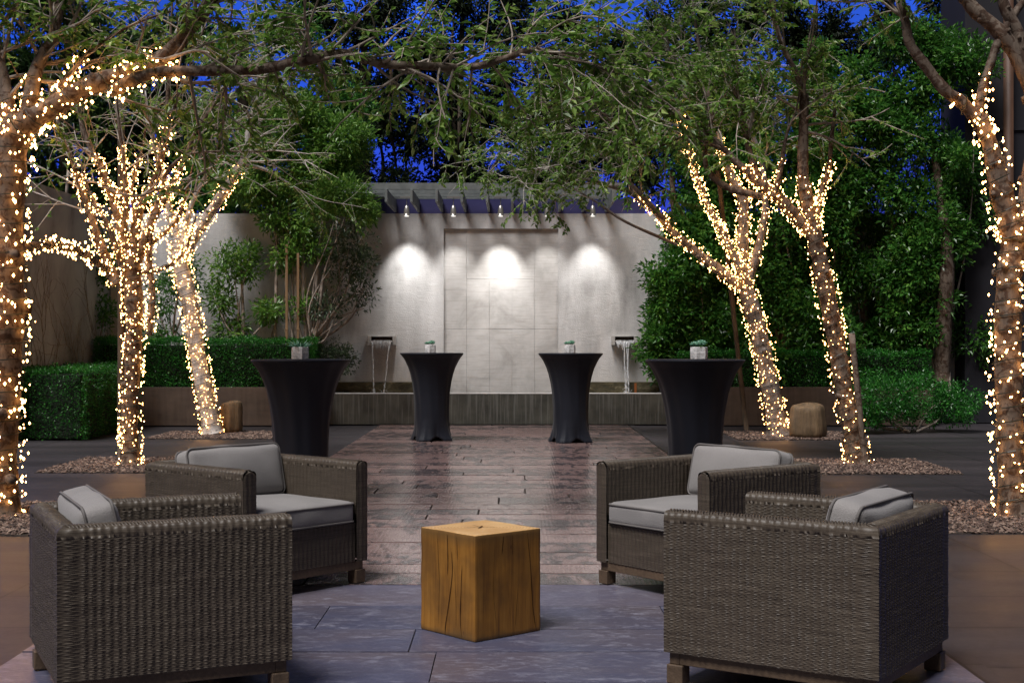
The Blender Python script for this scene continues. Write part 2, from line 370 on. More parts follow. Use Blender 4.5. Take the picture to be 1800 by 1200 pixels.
def smooth_path(K, n=6):
    """Catmull-Rom through rows (x,y,z,r)"""
    K = np.asarray(K, float); Q = np.vstack([2 * K[0] - K[1], K, 2 * K[-1] - K[-2]]); o = []
    for i in range(1, len(Q) - 2):
        for t in np.arange(n) / n:
            p0, p1, p2, p3 = Q[i - 1:i + 3]
            o.append(.5 * ((2 * p1) + (p2 - p0) * t + (2 * p0 - 5 * p1 + 4 * p2 - p3) * t * t + (3 * p1 - p0 - 3 * p2 + p3) * t ** 3))
    o.append(K[-1]); o = np.array(o); o[:, 3] = np.maximum(o[:, 3], .003); return o

# ================================================================== SETTING
b = MB(); b.box(-60, 60, -12, 60, -.30, -.016); tag(b.build('ground', M['concrete']), kind='structure')

# stone lane laid in rows of long slabs (each slab an island, thin joints)
b = MB(); g = np.random.default_rng(3); y = 3.2; PX0, PX1 = -1.98, 1.74
while y < 20.7:
    h = g.uniform(.42, .58) if y < 7 else g.uniform(.26, .46)
    if abs(y + h - 7.12) < .35 and y < 7.1: h = 7.12 - y
    if y + h > 20.7: h = 20.7 - y
    b.mi = 0 if y < 7.1 else 1
    x = PX0 + .004
    while x < PX1 - .01:
        L = g.uniform(.7, 2.1) if y > 7 else g.uniform(.9, 1.9)
        if PX1 - (x + L) < .45: L = PX1 - x
        zt = .014 + g.uniform(0, .0035)
        b.box(x, x + L - (.005 if y < 7.1 else .014), y, y + h - (.006 if y < 7.1 else .018), .002, zt)
        x += L
    y += h
o = b.build('stone_path', [M['stone_slate'], M['stone_rough']]); o.location.z = -.016; tag(o, kind='structure')
b = MB(); b.box(PX0 - .09, PX0, 3.2, 20.7, .002, .012); b.box(PX1, PX1 + .09, 3.2, 20.7, .002, .012)

o = b.build('path_edging', M['concrete']); o.location.z = -.016; tag(o, kind='structure')

b = MB(); b.box(PX0, PX1, 3.2, 20.7, .001, .004); o = b.build('path_bedding', M['soil']); o.location.z = -.016; tag(o, kind='structure')
# gravel beds at the tree feet
OCT = np.array([(1, 0, 0), (0, 1, 0), (-1, 0, 0), (0, -1, 0), (0, 0, 1), (0, 0, -1)], float)
OCTF = np.array([(0, 1, 4), (1, 2, 4), (2, 3, 4), (3, 0, 4), (1, 0, 5), (2, 1, 5), (3, 2, 5), (0, 3, 5)])
def scatter(mb, P, size, seed, flat=.6):
    g = np.random.default_rng(seed); N = len(P)
    s = size * g.uniform(.5, 1.3, (N, 1, 1)) * g.uniform(.7, 1.2, (N, 1, 3)); s[:, :, 2] *= flat
    v = OCT[None] * s; a = g.uniform(0, 2 * PI, N); ca, sa = np.cos(a)[:, None], np.sin(a)[:, None]
    x = v[:, :, 0] * ca - v[:, :, 1] * sa; y_ = v[:, :, 0] * sa + v[:, :, 1] * ca
    tx = g.normal(0, .35, (N, 1))
    v = np.stack([x, y_, v[:, :, 2] + x * tx], -1) + P[:, None]
    f = (OCTF[None] + (np.arange(N) * 6)[:, None, None]).reshape(-1, 3)
    mb.add(v.reshape(-1, 3), f)
beds = [(-4.75, -3.0, 9.0, 10.85), (-4.6, -2.95, 13.3, 15.0), (-4.75, -3.1, 17.9, 19.35),
        (2.75, 4.5, 9.1, 10.9), (2.75, 4.3, 13.15, 14.8), (2.9, 4.6, 17.7, 19.3)]
for i, (x0, x1, y0, y1) in enumerate(beds):
    b = MB(); b.box(x0, x1, y0, y1, .001, .006); b.mi = 1
    g = np.random.default_rng(50 + i); N = int((x1 - x0) * (y1 - y0) * 1500)
    P = np.stack([g.uniform(x0, x1, N), g.uniform(y0, y1, N), g.uniform(.004, .018, N)], 1)
    # gravel heaps slightly round the trunk
    scatter(b, P, .019, 60 + i)
    o = b.build('gravel', [M['soil'], M['gravel']]); o.location.z = -.016; tag(o, kind='stuff')

# ---------------------------------------------------------------- fountain wall
WY = 21.8; WT = 3.265
RX0, RX1, RZ = (780 - 900) / F * WY, (981 - 900) / F * WY, CH + (600 - 402) / F * WY
wall = empty('fountain_wall', (0, WY, 0), label='long pale plaster garden wall with recessed stone panel under the pergola', cat='wall')
b = MB()
b.box(-6.6, RX0, 0, .35, 0, WT); b.box(RX1, 7.2, 0, .35, 0, WT); b.box(RX0, RX1, 0, .35, RZ, WT); b.box(RX0, RX1, .12, .35, 0, RZ)
b.build('wall_face', M['plaster'], wall)
b = MB()
def pz(y): return CH + (600 - y) / F * WY
def pxx(x): return (x - 900) / F * WY
pieces = [(780, 820, 402, 510), (780, 820, 510, 578), (780, 820, 578, 700), (820, 940, 402, 490), (820, 860, 490, 578), (820, 860, 578, 665), (820, 860, 665, 700),
          (860, 900, 490, 578), (860, 900, 578, 700), (900, 940, 490, 578), (900, 940, 578, 665), (900, 940, 665, 700),
          (940, 981, 402, 578), (940, 981, 578, 700)]
g = np.random.default_rng(4)
for (x0, x1, y0, y1) in pieces:
    b.box(pxx(x0) + .0015, pxx(x1) - .0015, .040 + g.uniform(0, .003), .119, pz(y1) + .0015, pz(y0) - .0015)
b.build('stone_panel', M['recess'], wall)
b = MB(); b.box(pxx(590), RX0 - .002, -.20, -.003, 0, .615); b.box(RX1 + .002, pxx(1156), -.20, -.003, 0, .615)
b.build('mossy_ledge', M['moss'], wall)
b = MB(); b.box(pxx(1113), pxx(1117), -.206, -.201, .44, .6); b.build('rust_stain', M['rust'], wall)
# scuppers with stone cheeks
for (xc, wd) in ((672, .34), (1097, .30)):
    sp = MB(); x = pxx(xc); two = xc < 900
    sp.box(x - wd / 2, x + wd / 2, -.20, -.002, 1.235, 1.262)
    sp.box(x - wd / 2 - .055, x - wd / 2, -.13, -.002, 1.19, 1.345); sp.box(x + wd / 2, x + wd / 2 + .055, -.13, -.002, 1.19, 1.345)
    sp.box(x - wd / 2, x + wd / 2, -.10, -.002, 1.325, 1.345)
    bevel(sp.build('water_spout', M['recess'], wall), .008)
    sp = MB(); sp.box(x - wd / 2, x + wd / 2, -.004, -.001, 1.262, 1.325); sp.build('spout_shade_plate', M['soil'], wall)  # thin plate in dark soil colour paints the shade inside the spout mouth
    f = MB(); g = np.random.default_rng(xc)
    hw = wd * .44
    # thin sheet leaving the lip, breaking into drips
    for k in range(14):
        u = (k / 13 - .5) * 2 * hw; L = g.uniform(.07, .17)
        z = np.linspace(1.266, 1.266 - L, 6); yy = -.205 - .045 * np.linspace(0, 1, 6) ** .5
        f.tube(np.stack([x + u * (1 - .10 * np.linspace(0, 1, 6)), yy, z], 1), np.linspace(.011, .002, 6), 5)
    f.box(x - hw, x + hw, -.205, -.10, 1.2625, 1.2665)
    for st, tgt in (((-hw * .9, -hw * .62), (hw * .92, hw * .35)) if two else ((-.02, -.005), (.05, .02), (.015, .03))):
        z = np.linspace(1.25, .428, 60); t = np.linspace(0, 1, 60)
        xx = x + st + (tgt - st) * t ** .8 + np.cumsum(g.normal(0, .0012, 60)); yy = -.21 - .14 * t ** .5
        f.tube(np.stack([xx, yy, z], 1), np.abs(.0045 + .004 * t * np.sin(t * 55 + st * 90) + g.normal(0, .0018, 60)) + .0025, 6)
        nd = 70; tt_ = g.uniform(.2, 1, nd); P = np.stack([x + st + (tgt - st) * tt_ ** .8 + g.normal(0, .012, nd), -.21 - .14 * tt_ ** .5, 1.25 - .82 * tt_], 1)
        scatter(f, P, .005, 5, 1)
        P = np.stack([x + tgt + g.normal(0, .025, 50), -.35 + g.normal(0, .02, 50), .43 + np.abs(g.normal(0, .03, 50))], 1)
        scatter(f, P, .006, 6, 1)
    o = f.build('falling_water', M['fall'], None, True); o.location = (0, WY, 0); tag(o, kind='structure')
# fountain basin
basin = empty('fountain_basin', (0, 20.8, 0), label='low dark wet stone basin below the two water spouts', cat='fountain')
b = MB(); BX0, BX1 = -2.78, 2.42
b.box(BX0, BX1, 0, .16, 0, .46); b.box(BX0, BX0 + .16, .16, .79, 0, .46); b.box(BX1 - .16, BX1, .16, .79, 0, .46); b.box(BX0 + .16, BX1 - .16, .16, .79, 0, .2)
bevel(b.build('basin_wall', M['basin'], basin), .008)
b = MB(); b.box(BX0, BX1, -.004, .165, .461, .472); bevel(b.build('basin_rim', M['recess'], basin), .003)
b = MB(); b.box(BX0 + .165, BX1 - .165, .17, .785, .21, .425); o = b.build('water', M['water']); o.location = (0, 20.8, 0); tag(o, kind='structure')

# ---------------------------------------------------------------- pergola + wall-wash lamps
perg = empty('pergola', (0, 20.2, 0), label='grey green timber pergola of short rafters over the fountain wall', cat='pergola')
for k in range(12):
    x = (612 + k * 41.2 - 900) / F * 21.75
    b = MB(); b.box(x - .019, x + .019, 0, 1.62, 3.286, 3.476); bevel(b.build('rafter', M['pergola'], perg), .003)
for (y0, y1, z0, z1) in ((.08, .14, 3.48, 3.575), (.62, .66, 3.48, 3.54), (1.10, 1.14, 3.48, 3.54), (1.45, 1.49, 3.48, 3.55)):
    b = MB(); b.box(-2.70, 1.62, y0, y1, z0, z1); b.build('purlin', M['pergola'], perg)
b = MB(); b.box(-3.3, 2.1, 1.64, 1.74, 3.267, 3.50); b.build('fascia_beam', M['fascia'], perg)
for (px, pw) in ((715, 95), (797, 48), (880, 130), (962, 42), (1042, 72)):
    x = (px - 900) / F * 21.3
    t = empty('wall_lamp', (x, 21.3, 3.2), label={715: 'leftmost metal downlight hanging under the pergola', 797: 'metal downlight under the pergola above the left side of the stone panel', 880: 'middle metal downlight under the pergola, above the brightest pool of light', 962: 'metal downlight under the pergola above the right side of the stone panel', 1042: 'rightmost metal downlight hanging under the pergola beside the ficus'}[px], cat='lamp', group='downlights under the pergola')
    b = MB(); b.tube([(0, 0, -.02), (0, 0, .03), (0, 0, .10), (0, 0, .14), (0, 0, .145)], [.045, .046, .036, .022, .01], 16); b.build('lamp_body', M['lamp_metal'], t, True)
    b = MB(); b.cyl((0, 0, .145), (0, 0, .285), .006); b.build('lamp_stem', M['lamp_metal'], t)
    b = MB(); b.box(-.10, .10, -.03, .03, .255, .284); b.build('lamp_bracket', M['lamp_metal'], t)
    b = MB(); b.cyl((0, 0, -.024), (0, 0, -.021), .036, n=14); b.build('lamp_lens', M['lens'], t)
    ld = bpy.data.lights.new('lamp_light', 'SPOT'); lo = bpy.data.objects.new('lamp_light', ld); col.objects.link(lo); lo.parent = t
    lo.location = (0, 0, -.035); ld.energy = pw * 1.45; ld.color = (1, .975, .94); ld.shadow_soft_size = .05
    ld.spot_size = R(62); ld.spot_blend = 1.0
    dv = Vector((0, .48, -1)); lo.rotation_euler = dv.to_track_quat('-Z', 'Y').to_euler()

# ---------------------------------------------------------------- side wall, planters, dark building
b = MB(); b.box(-.3, 0, 0, 4.4, 0, 3.36); o = b.build('side_wall', M['plaster_side']); o.location = (-6.33, 17.4, 0)
tag(o, 'stained plaster side wall with bare creeper stems at the left edge', 'wall')
# bare creeper on it
b = MB(); g = np.random.default_rng(9)
def creep(p, ang, L, r, dep):
    pts = [p.copy()]
    for k in range(int(L / .07)):
        ang += g.normal(0, .22); p = p + np.array([0, math.cos(ang), math.sin(ang)]) * .07
        p[2] = max(p[2], .02); pts.append(p.copy())
        if dep and g.random() < .22: creep(p.copy(), ang + g.choice([-.7, .7]), L * .5, r * .6, dep - 1)
    b.tube(pts, np.linspace(r, r * .4, len(pts)), 4)
for k in range(8): creep(np.array([-6.322, 17.7 + k * .45, .05]), PI / 2 + g.normal(0, .3), 2.4, .007, 2)
tag(b.build('creeper', M['twig']), 'leafless creeper stems spreading over the stained side wall', 'creeper')

def planter(x0, x1, y0, name, label):
    t = empty(name, ((x0 + x1) / 2, y0, 0), label=label, cat='planter'); hw = (x1 - x0) / 2
    b = MB(); b.box(-hw, hw, 0, .05, 0, .57); b.box(-hw, -hw + .05, .05, 1.0, 0, .57); b.box(hw - .05, hw, .05, 1.0, 0, .57)
    bevel(b.build('planter_wall', M['planter'], t), .004)
    b = MB(); b.box(-hw + .055, hw - .055, .055, .99, 0, .52); b.build('planter_soil', M['soil'], t)
planter(-6.3, -2.8, 20.55, 'planter', 'long low brown planter wall under the clipped hedge, left of the fountain')
planter(2.45, 6.3, 20.6, 'planter', 'long low brown planter wall in shade, right of the fountain behind the boulder')
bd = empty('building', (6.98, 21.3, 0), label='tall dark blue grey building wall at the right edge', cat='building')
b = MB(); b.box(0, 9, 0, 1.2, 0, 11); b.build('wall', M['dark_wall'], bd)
b = MB()
b.box(.25, 9.0, -.03, -.002, 4.5, 4.54)
b.build('wall_ledge', M['dark_wall'], bd)
b = MB(); b.cyl((.62, -.14, .1), (.62, -.14, 10.5), .075, n=14); b.build('downpipe', M['pipe'], bd, True)

# ================================================================== HEDGES, SHRUBS, FAR TREES
def hedge(name, x0, x1, y0, y1, z0, z1, n, label, size=.032, mat='leaf_hedge', seed=0, bump=.05):
    t = empty(name, ((x0 + x1) / 2, y0, z0), label=label, cat='hedge')
    g = np.random.default_rng(seed); hx, hy, hz = (x1 - x0), (y1 - y0), (z1 - z0)
    A = np.array([hx * hz, hx * hy, hy * hz, hy * hz]); pk = g.choice(4, n, p=A / A.sum())
    U = g.uniform(0, 1, (n, 3)); P = np.empty((n, 3)); D = np.zeros((n, 3))
    for k in range(4):
        q = pk == k; u = U[q]
        if k == 0: P[q] = np.stack([u[:, 0] * hx, u[:, 1] ** 2 * 0, u[:, 2] * hz], 1); D[q] = (0, -1, .3)
        if k == 1: P[q] = np.stack([u[:, 0] * hx, u[:, 1] * hy, np.full(q.sum(), hz)], 1); D[q] = (0, -.1, 1)
        if k == 2: P[q] = np.stack([np.zeros(q.sum()), u[:, 1] * hy, u[:, 2] * hz], 1); D[q] = (-1, 0, .3)
        if k == 3: P[q] = np.stack([np.full(q.sum(), hx), u[:, 1] * hy, u[:, 2] * hz], 1); D[q] = (1, 0, .3)
    ph = P * 9; wob = (np.sin(ph[:, 0] * 1.3 + seed) + np.sin(ph[:, 2] * 1.9 + ph[:, 0] * .7) + np.sin(ph[:, 1] * 1.1 + 2)) / 3
    P += D * (wob * bump + g.normal(0, bump * .45, n) - bump)[:, None]
    P[:, 0] -= hx / 2
    # round off the upper corners
    mb = MB(); leaves(mb, P, D.copy(), size, .55, 0, seed + 1, 1.1)
    mb.build('hedge_leaves', M[mat], t)
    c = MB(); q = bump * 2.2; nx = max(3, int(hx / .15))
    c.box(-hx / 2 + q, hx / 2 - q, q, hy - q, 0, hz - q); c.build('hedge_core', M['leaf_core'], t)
    return t
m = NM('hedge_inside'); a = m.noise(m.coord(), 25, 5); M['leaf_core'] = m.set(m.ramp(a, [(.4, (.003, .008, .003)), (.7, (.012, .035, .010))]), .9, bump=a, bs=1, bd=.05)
hedge('hedge', -6.25, -2.95, 20.66, 21.4, .55, 1.30, 26000, 'long clipped dark green box hedge on the left planter', seed=1)
hedge('hedge', -6.3, -5.42, 17.6, 20.3, .01, .93, 20000, 'low bright green block of box hedge standing on the ground at the left', seed=2, size=.03)
hedge('hedge', 2.5, 6.3, 20.75, 21.45, .55, 1.12, 20000, 'long dark box hedge in shade on the right planter', seed=3, size=.036)

def bush(name, blobs, n, size, mat, label, cat, base, stems=6, seed=0, aspect=.45, group=None, clump=24, spread=.9, shell=.55):
    """foliage in leaf clumps around twig ends spread through ellipsoids, with stems from the base"""
    g = np.random.default_rng(seed); base = np.asarray(base, float)
    t = empty(name, base, label=label, cat=cat, group=group)
    vol = np.array([b_[3] * b_[4] * b_[5] for b_ in blobs]) ** .75; nc = max(1, n // clump)
    pk = g.choice(len(blobs), nc, p=vol / vol.sum()); B = np.array(blobs)[pk]
    d = g.normal(0, 1, (nc, 3)); d /= np.linalg.norm(d, axis=1, keepdims=True)
    rad = g.uniform(shell, 1.08, nc) ** 1.0
    C = B[:, :3] + d * rad[:, None] * B[:, 3:6]
    C[:, 2] = np.maximum(C[:, 2], base[2] + .05)
    k = clump; cr = size * 1.7
    off = g.normal(0, 1, (nc, k, 3)); off /= np.linalg.norm(off, axis=2, keepdims=True); off[:, :, 2] += .15
    P = (C[:, None] + off * cr * g.uniform(.2, 1.0, (nc, k, 1))).reshape(-1, 3)
    D = (off + d[:, None] * .5).reshape(-1, 3)
    mb = MB(); leaves(mb, P - base, D, size, aspect, .1, seed + 1, spread); mb.build('foliage', M[mat], t)
    sm = MB(); cen = B[:, :3]
    for q in range(stems):
        bb = blobs[q % len(blobs)]; e_ = np.array(bb[:3]) + g.normal(0, .35, 3) * np.array(bb[3:6])
        p0 = base + np.array([g.normal(0, .08), g.normal(0, .05), 0]); mid = (p0 + e_) / 2 + g.normal(0, .12, 3)
        sp_ = smooth_path([(*(p0 - base), .022), (*(mid - base), .014), (*(e_ - base), .005)], 5)
        sm.tube(sp_[:, :3], sp_[:, 3], 5)
    if stems: sm.build('stem', M['twig'], t, True)
    return t
# round low shrubs
bush('shrub', [(5.15, 19.2, .45, .5, .45, .38), (5.75, 19.4, .42, .5, .4, .36), (6.2, 19.3, .35, .35, .4, .3), (4.85, 19.0, .3, .3, .3, .25)], 13000, .045, 'leaf_hedge', 'low rounded dark green shrub at the foot of the dark building', 'shrub', (5.5, 19.2, 0), 5, 11)
bush('shrub', [(-2.72, 21.25, .95, .33, .22, .30), (-3.0, 21.3, 1.0, .3, .2, .3)], 3200, .045, 'leaf_olive', 'small airy grey green bush beside the left water spout', 'shrub', (-2.9, 21.45, .52), 6, 12)
bush('shrub', [(2.45, 21.45, 1.05, .28, .2, .28), (2.35, 21.3, .8, .22, .2, .2)], 2400, .05, 'leaf_shrub', 'bright green low shrub beside the right water spout', 'shrub', (2.55, 21.5, .52), 4, 13)

def limb(K, n=6):
    """K rows (px,py,depth,radius) -> smooth world path"""
    return smooth_path([(*at(a, b_, c_), r_) for (a, b_, c_, r_) in K], n)

# ---- tall ficus screen along the right of the wall
def ficus(label, px0, px1, py0, py1, nb, n, trunk, seed, d=21.15, thick=.38, kx=40, ky=46, size=.085, mat='leaf_ficus', shell=.35):
    g = np.random.default_rng(seed); bl = []
    for k in range(nb):
        u, v = g.uniform(0, 1), (k + .5) / nb
        p = at(px0 + (px1 - px0) * u, py0 + (py1 - py0) * v, d + g.uniform(-.25, .3)); s = g.uniform(.75, 1.25) * d / F
        bl.append((*p, kx * s, thick * g.uniform(.7, 1.1), ky * s))
    tp = limb(trunk); base = np.array([tp[0, 0], tp[0, 1], .5])
    t = bush('ficus_tree', bl, n, size, mat, label, 'tree', base, 7, seed, .46, 'ficus trees screening the right of the wall', 22, .9, shell)
    b = MB(); b.tube(tp[:, :3] - base, tp[:, 3], 9); b.build('trunk', M['bark'], t, True)
    return t
ficus('ficus tree with leaves spilling over the right edge of the lit wall', 1158, 1215, 400, 650, 12, 16000, [(1212, 665, 21.4, .09), (1206, 560, 21.4, .08), (1190, 420, 21.4, .06), (1180, 300, 21.4, .04)], 21, 21.2, .30, 34, 40)
ficus('tall ficus tree behind the forked tree right of the fountain', 1185, 1340, 130, 650, 34, 40000, [(1380, 665, 21.4, .12), (1375, 560, 21.4, .11), (1360, 420, 21.4, .08), (1300, 250, 21.4, .05)], 22, 21.35, .35)
ficus('tall ficus tree in the middle of the screen, behind the leaning lit trunk', 1320, 1500, 90, 640, 34, 44000, [(1440, 665, 21.5, .10), (1450, 520, 21.5, .09), (1430, 350, 21.5, .06), (1400, 200, 21.5, .03)], 23)
ficus('dark ficus tree filling the gap in the middle of the screen', 1395, 1590, 250, 640, 22, 24000, [(1520, 665, 21.6, .08), (1515, 500, 21.6, .07), (1500, 350, 21.6, .05), (1490, 250, 21.6, .03)], 25, 21.5, .2)
ficus('tall ficus tree nearest the dark building, its pale trunk showing below', 1500, 1712, 60, 620, 36, 50000, [(1655, 668, 21.0, .12), (1660, 560, 20.9, .12), (1664, 440, 20.85, .10), (1640, 250, 21.2, .05)], 24)

# ---- trained shrubs on the left wall
def pblob(px, py, d, rx, ry, dy=.22):
    s = d / F; return (*at(px, py, d), rx * s, dy, ry * s)
def stems(t, base, rows, mat='twig', name='stem'):
    b = MB()
    for K in rows:
        p = limb(K, 5); b.tube(p[:, :3] - np.asarray(base), p[:, 3], 7)
    return b.build(name, M[mat], t, True)
D1 = 21.3
s1 = bush('wall_shrub', [pblob(395, 470, D1, 26, 34), pblob(430, 455, D1, 24, 24), pblob(385, 530, D1, 22, 28), pblob(405, 580, D1, 26, 18), pblob(440, 480, D1, 12, 14)], 2600, .085, 'leaf_shrub',
          'bright green open shrub trained on the left wall beside the leaning lit trunk', 'shrub', at(428, 605, D1), 3, 31, .38, None, 14)
stems(s1, at(428, 605, D1), [[(428, 605, D1, .03), (427, 540, D1, .025), (424, 470, D1, .014)], [(428, 605, D1, .02), (462, 570, D1, .014), (475, 540, D1, .006)], [(428, 600, D1, .015), (400, 560, D1, .01), (385, 510, D1, .005)], [(405, 605, D1, .012), (395, 560, D1, .01), (372, 520, D1, .005)]])
s2 = bush('wall_shrub', [pblob(505, 450, D1, 30, 22), pblob(520, 400, D1, 32, 20), pblob(480, 385, D1, 26, 16), pblob(550, 440, D1, 20, 18), pblob(475, 548, D1, 26, 14), pblob(530, 540, D1, 14, 20), pblob(500, 340, D1, 60, 24),
                           pblob(560, 300, D1, 60, 30, .4), pblob(600, 250, D1, 50, 40, .5), pblob(520, 200, D1, 50, 30, .5), pblob(600, 345, 20.1, 44, 26, .3), pblob(640, 372, 20.2, 18, 16, .2), pblob(560, 365, 20.6, 30, 20, .25), pblob(430, 330, D1, 50, 26, .4), pblob(470, 250, D1, 50, 40, .5), pblob(600, 340, D1, 40, 28, .4), pblob(640, 375, D1, 20, 18, .3)], 30000, .085, 'leaf_shrub',
          'tall green shrub trained on the wall beside two tan stakes', 'shrub', at(520, 605, D1), 5, 32, .38, None, 14)
stems(s2, at(520, 605, D1), [[(520, 608, D1, .045), (521, 500, D1, .04), (508, 400, D1, .035), (515, 250, D1, .025), (500, 120, D1, .012)], [(483, 600, D1, .03), (486, 480, D1, .026), (484, 380, D1, .02), (470, 280, D1, .012)],
                               [(540, 608, D1, .035), (533, 500, D1, .03), (536, 420, D1, .025), (560, 330, D1, .018), (575, 200, D1, .01)], [(545, 606, D1, .03), (556, 500, D1, .025), (566, 400, D1, .02), (590, 300, D1, .01)]])
s3 = bush('wall_shrub', [pblob(635, 510, D1 - .2, 32, 34), pblob(625, 430, D1 - .2, 34, 30), pblob(600, 470, D1 - .2, 28, 40), pblob(580, 540, D1 - .2, 34, 24), pblob(640, 470, D1 - .2, 24, 30), pblob(610, 395, D1 - .2, 30, 18), pblob(570, 430, D1, 18, 40)], 2300, .075, 'leaf_olive',
          'airy grey green shrub with fanning stems spreading onto the lit wall', 'shrub', at(545, 605, D1 - .2), 12, 33, .4, None, 12)
stems(s3, at(545, 605, D1 - .2), [[(545, 605, 21.1, .03), (560, 560, 21.1, .026), (570, 480, 21.1, .02), (600, 400, 21.1, .012), (625, 320, 21.1, .005)], [(545, 605, 21.1, .02), (580, 560, 21.1, .015), (620, 520, 21.1, .008), (640, 490, 21.1, .004)],
                                    [(548, 605, 21.1, .02), (540, 520, 21.1, .014), (575, 430, 21.1, .01), (590, 380, 21.1, .005)], [(545, 605, 21.1, .02), (590, 570, 21.1, .012), (650, 530, 21.1, .004)], [(548, 600, 21.1, .014), (565, 500, 21.1, .01), (612, 440, 21.1, .004)]])
s4 = bush('wall_shrub', [pblob(125, 455, 21.2, 36, 30), pblob(150, 500, 21.2, 24, 22), pblob(180, 545, 21.2, 24, 28), pblob(100, 500, 21.2, 20, 30), pblob(150, 410, 21.2, 40, 26), pblob(185, 470, 21.2, 20, 30)], 3200, .075, 'leaf_ficus',
          'dark leafy climber on the shaded wall between the two leftmost lit trees', 'shrub', at(150, 600, 21.2), 4, 34, .4, None, 12)
stems(s4, at(150, 600, 21.2), [[(105, 605, 21.2, .05), (104, 500, 21.2, .045), (112, 400, 21.2, .03), (120, 300, 21.2, .02)], [(158, 605, 21.2, .015), (150, 520, 21.2, .012), (110, 500, 21.2, .006)], [(160, 600, 21.2, .012), (190, 540, 21.2, .006)], [(150, 605, 21.2, .012), (130, 560, 21.2, .01), (145, 480, 21.2, .006)]])
s5 = bush('wall_shrub', [pblob(290, 520, 21.2, 26, 44), pblob(285, 590, 21.2, 28, 18), pblob(330, 480, 21.2, 20, 40)], 2000, .07, 'leaf_ficus',
          'dark thin shrub on the wall between the lit upright trunk and the leaning one', 'shrub', at(300, 600, 21.2), 6, 35, .4, None, 12)
# tan stakes at the wall
for (px, lb) in ((504, 'left tan timber stake against the wall in the trained shrub'), (524, 'right tan timber stake against the wall in the trained shrub')):
    p = at(px, 610, 21.0); b = MB(); b.box(-.019, .019, -.015, .015, 0, CH + (600 - (430 if px < 510 else 445)) / F * 21 - .52)
    b.box(-.023, .023, -.019, .019, .9, .93)
    m_ = M['teak_pale'] if 'teak_pale' in M else None
    if m_ is None:
        q = NM('stake_wood'); a = q.noise(q.coord((1, 1, .2)), 12, 4); m_ = M['teak_pale'] = q.set(q.ramp(a, [(.3, (.11, .065, .03)), (.7, (.25, .155, .075))]), .7)
    o = b.build('wooden_stake', m_); o.location = (p[0], 21.0, .52); bevel(o, .004); tag(o, lb, 'stake', 'stakes at the wall')

# ---- trees beyond the wall
def far_tree(label, px, d, blobs, n, seed, size=.13, mat='leaf_dark'):
    bl = [pblob(a, b_, d + dd, rx, ry, max(rx, ry) * d / F * .9) for (a, b_, rx, ry, dd) in blobs]
    base = np.array([*at(px, 600, d)[:2], 0])
    top = min(b_[1] for b_ in blobs)
    t = bush('tree', bl, n, size, mat, label, 'tree', base, 0, seed, .4, 'trees beyond the wall', 20, 1.0, .15)
    b = MB(); K = limb([(px, 600 + CH * F / d, d, .22), (px + 6, 400, d, .18), (px - 5, 250, d, .13), (px + 4, max(top, -100), d, .05)])
    b.tube(K[:, :3] - base, K[:, 3], 8)
    g = np.random.default_rng(seed)
    for (cx, cy, cz, rx, ry, rz) in bl:
        s = K[g.integers(len(K) // 3, len(K) - 2)]
        e_ = np.array([cx, cy, cz]); md = (s[:3] + e_) / 2 + g.normal(0, .3, 3)
        q = smooth_path([(*(s[:3] - base), .07), (*(md - base), .045), (*(e_ - base), .015)], 4); b.tube(q[:, :3], q[:, 3], 5)
    b.build('trunk', M['bark_dark'], t, True)
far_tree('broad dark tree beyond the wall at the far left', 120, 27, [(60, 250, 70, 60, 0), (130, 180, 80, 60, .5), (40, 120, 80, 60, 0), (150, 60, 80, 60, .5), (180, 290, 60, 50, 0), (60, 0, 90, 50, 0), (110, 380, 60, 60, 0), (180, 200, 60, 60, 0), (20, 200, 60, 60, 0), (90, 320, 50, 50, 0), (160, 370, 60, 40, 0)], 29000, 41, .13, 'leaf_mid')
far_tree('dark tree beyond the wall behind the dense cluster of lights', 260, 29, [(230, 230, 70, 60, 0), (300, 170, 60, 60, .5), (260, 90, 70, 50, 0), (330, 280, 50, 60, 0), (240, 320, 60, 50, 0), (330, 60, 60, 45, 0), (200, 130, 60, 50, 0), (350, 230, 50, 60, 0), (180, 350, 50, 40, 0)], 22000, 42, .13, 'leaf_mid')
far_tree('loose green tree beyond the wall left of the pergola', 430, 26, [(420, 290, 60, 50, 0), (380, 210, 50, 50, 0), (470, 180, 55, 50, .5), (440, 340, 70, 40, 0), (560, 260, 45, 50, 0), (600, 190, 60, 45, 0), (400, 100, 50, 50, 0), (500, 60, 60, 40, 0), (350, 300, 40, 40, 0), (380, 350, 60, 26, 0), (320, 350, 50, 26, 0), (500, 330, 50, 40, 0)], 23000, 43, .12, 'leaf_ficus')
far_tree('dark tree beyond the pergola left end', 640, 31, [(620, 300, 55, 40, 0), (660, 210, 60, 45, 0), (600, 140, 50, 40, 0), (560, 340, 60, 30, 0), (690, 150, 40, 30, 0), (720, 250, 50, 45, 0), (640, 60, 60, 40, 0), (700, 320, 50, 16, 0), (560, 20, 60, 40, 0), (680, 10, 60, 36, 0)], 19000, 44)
far_tree('dark tree standing beyond the middle of the pergola', 810, 32, [(800, 270, 60, 50, 0), (840, 200, 60, 50, 0), (770, 160, 50, 40, 0), (860, 320, 50, 22, 0), (880, 140, 50, 40, 0), (760, 90, 60, 40, 0), (860, 60, 50, 40, 0), (910, 230, 50, 50, 0), (750, 220, 40, 40, 0), (800, 10, 60, 36, 0), (900, 10, 60, 36, 0), (715, 110, 40, 50, 0), (800, 320, 80, 16, 0)], 23000, 45)
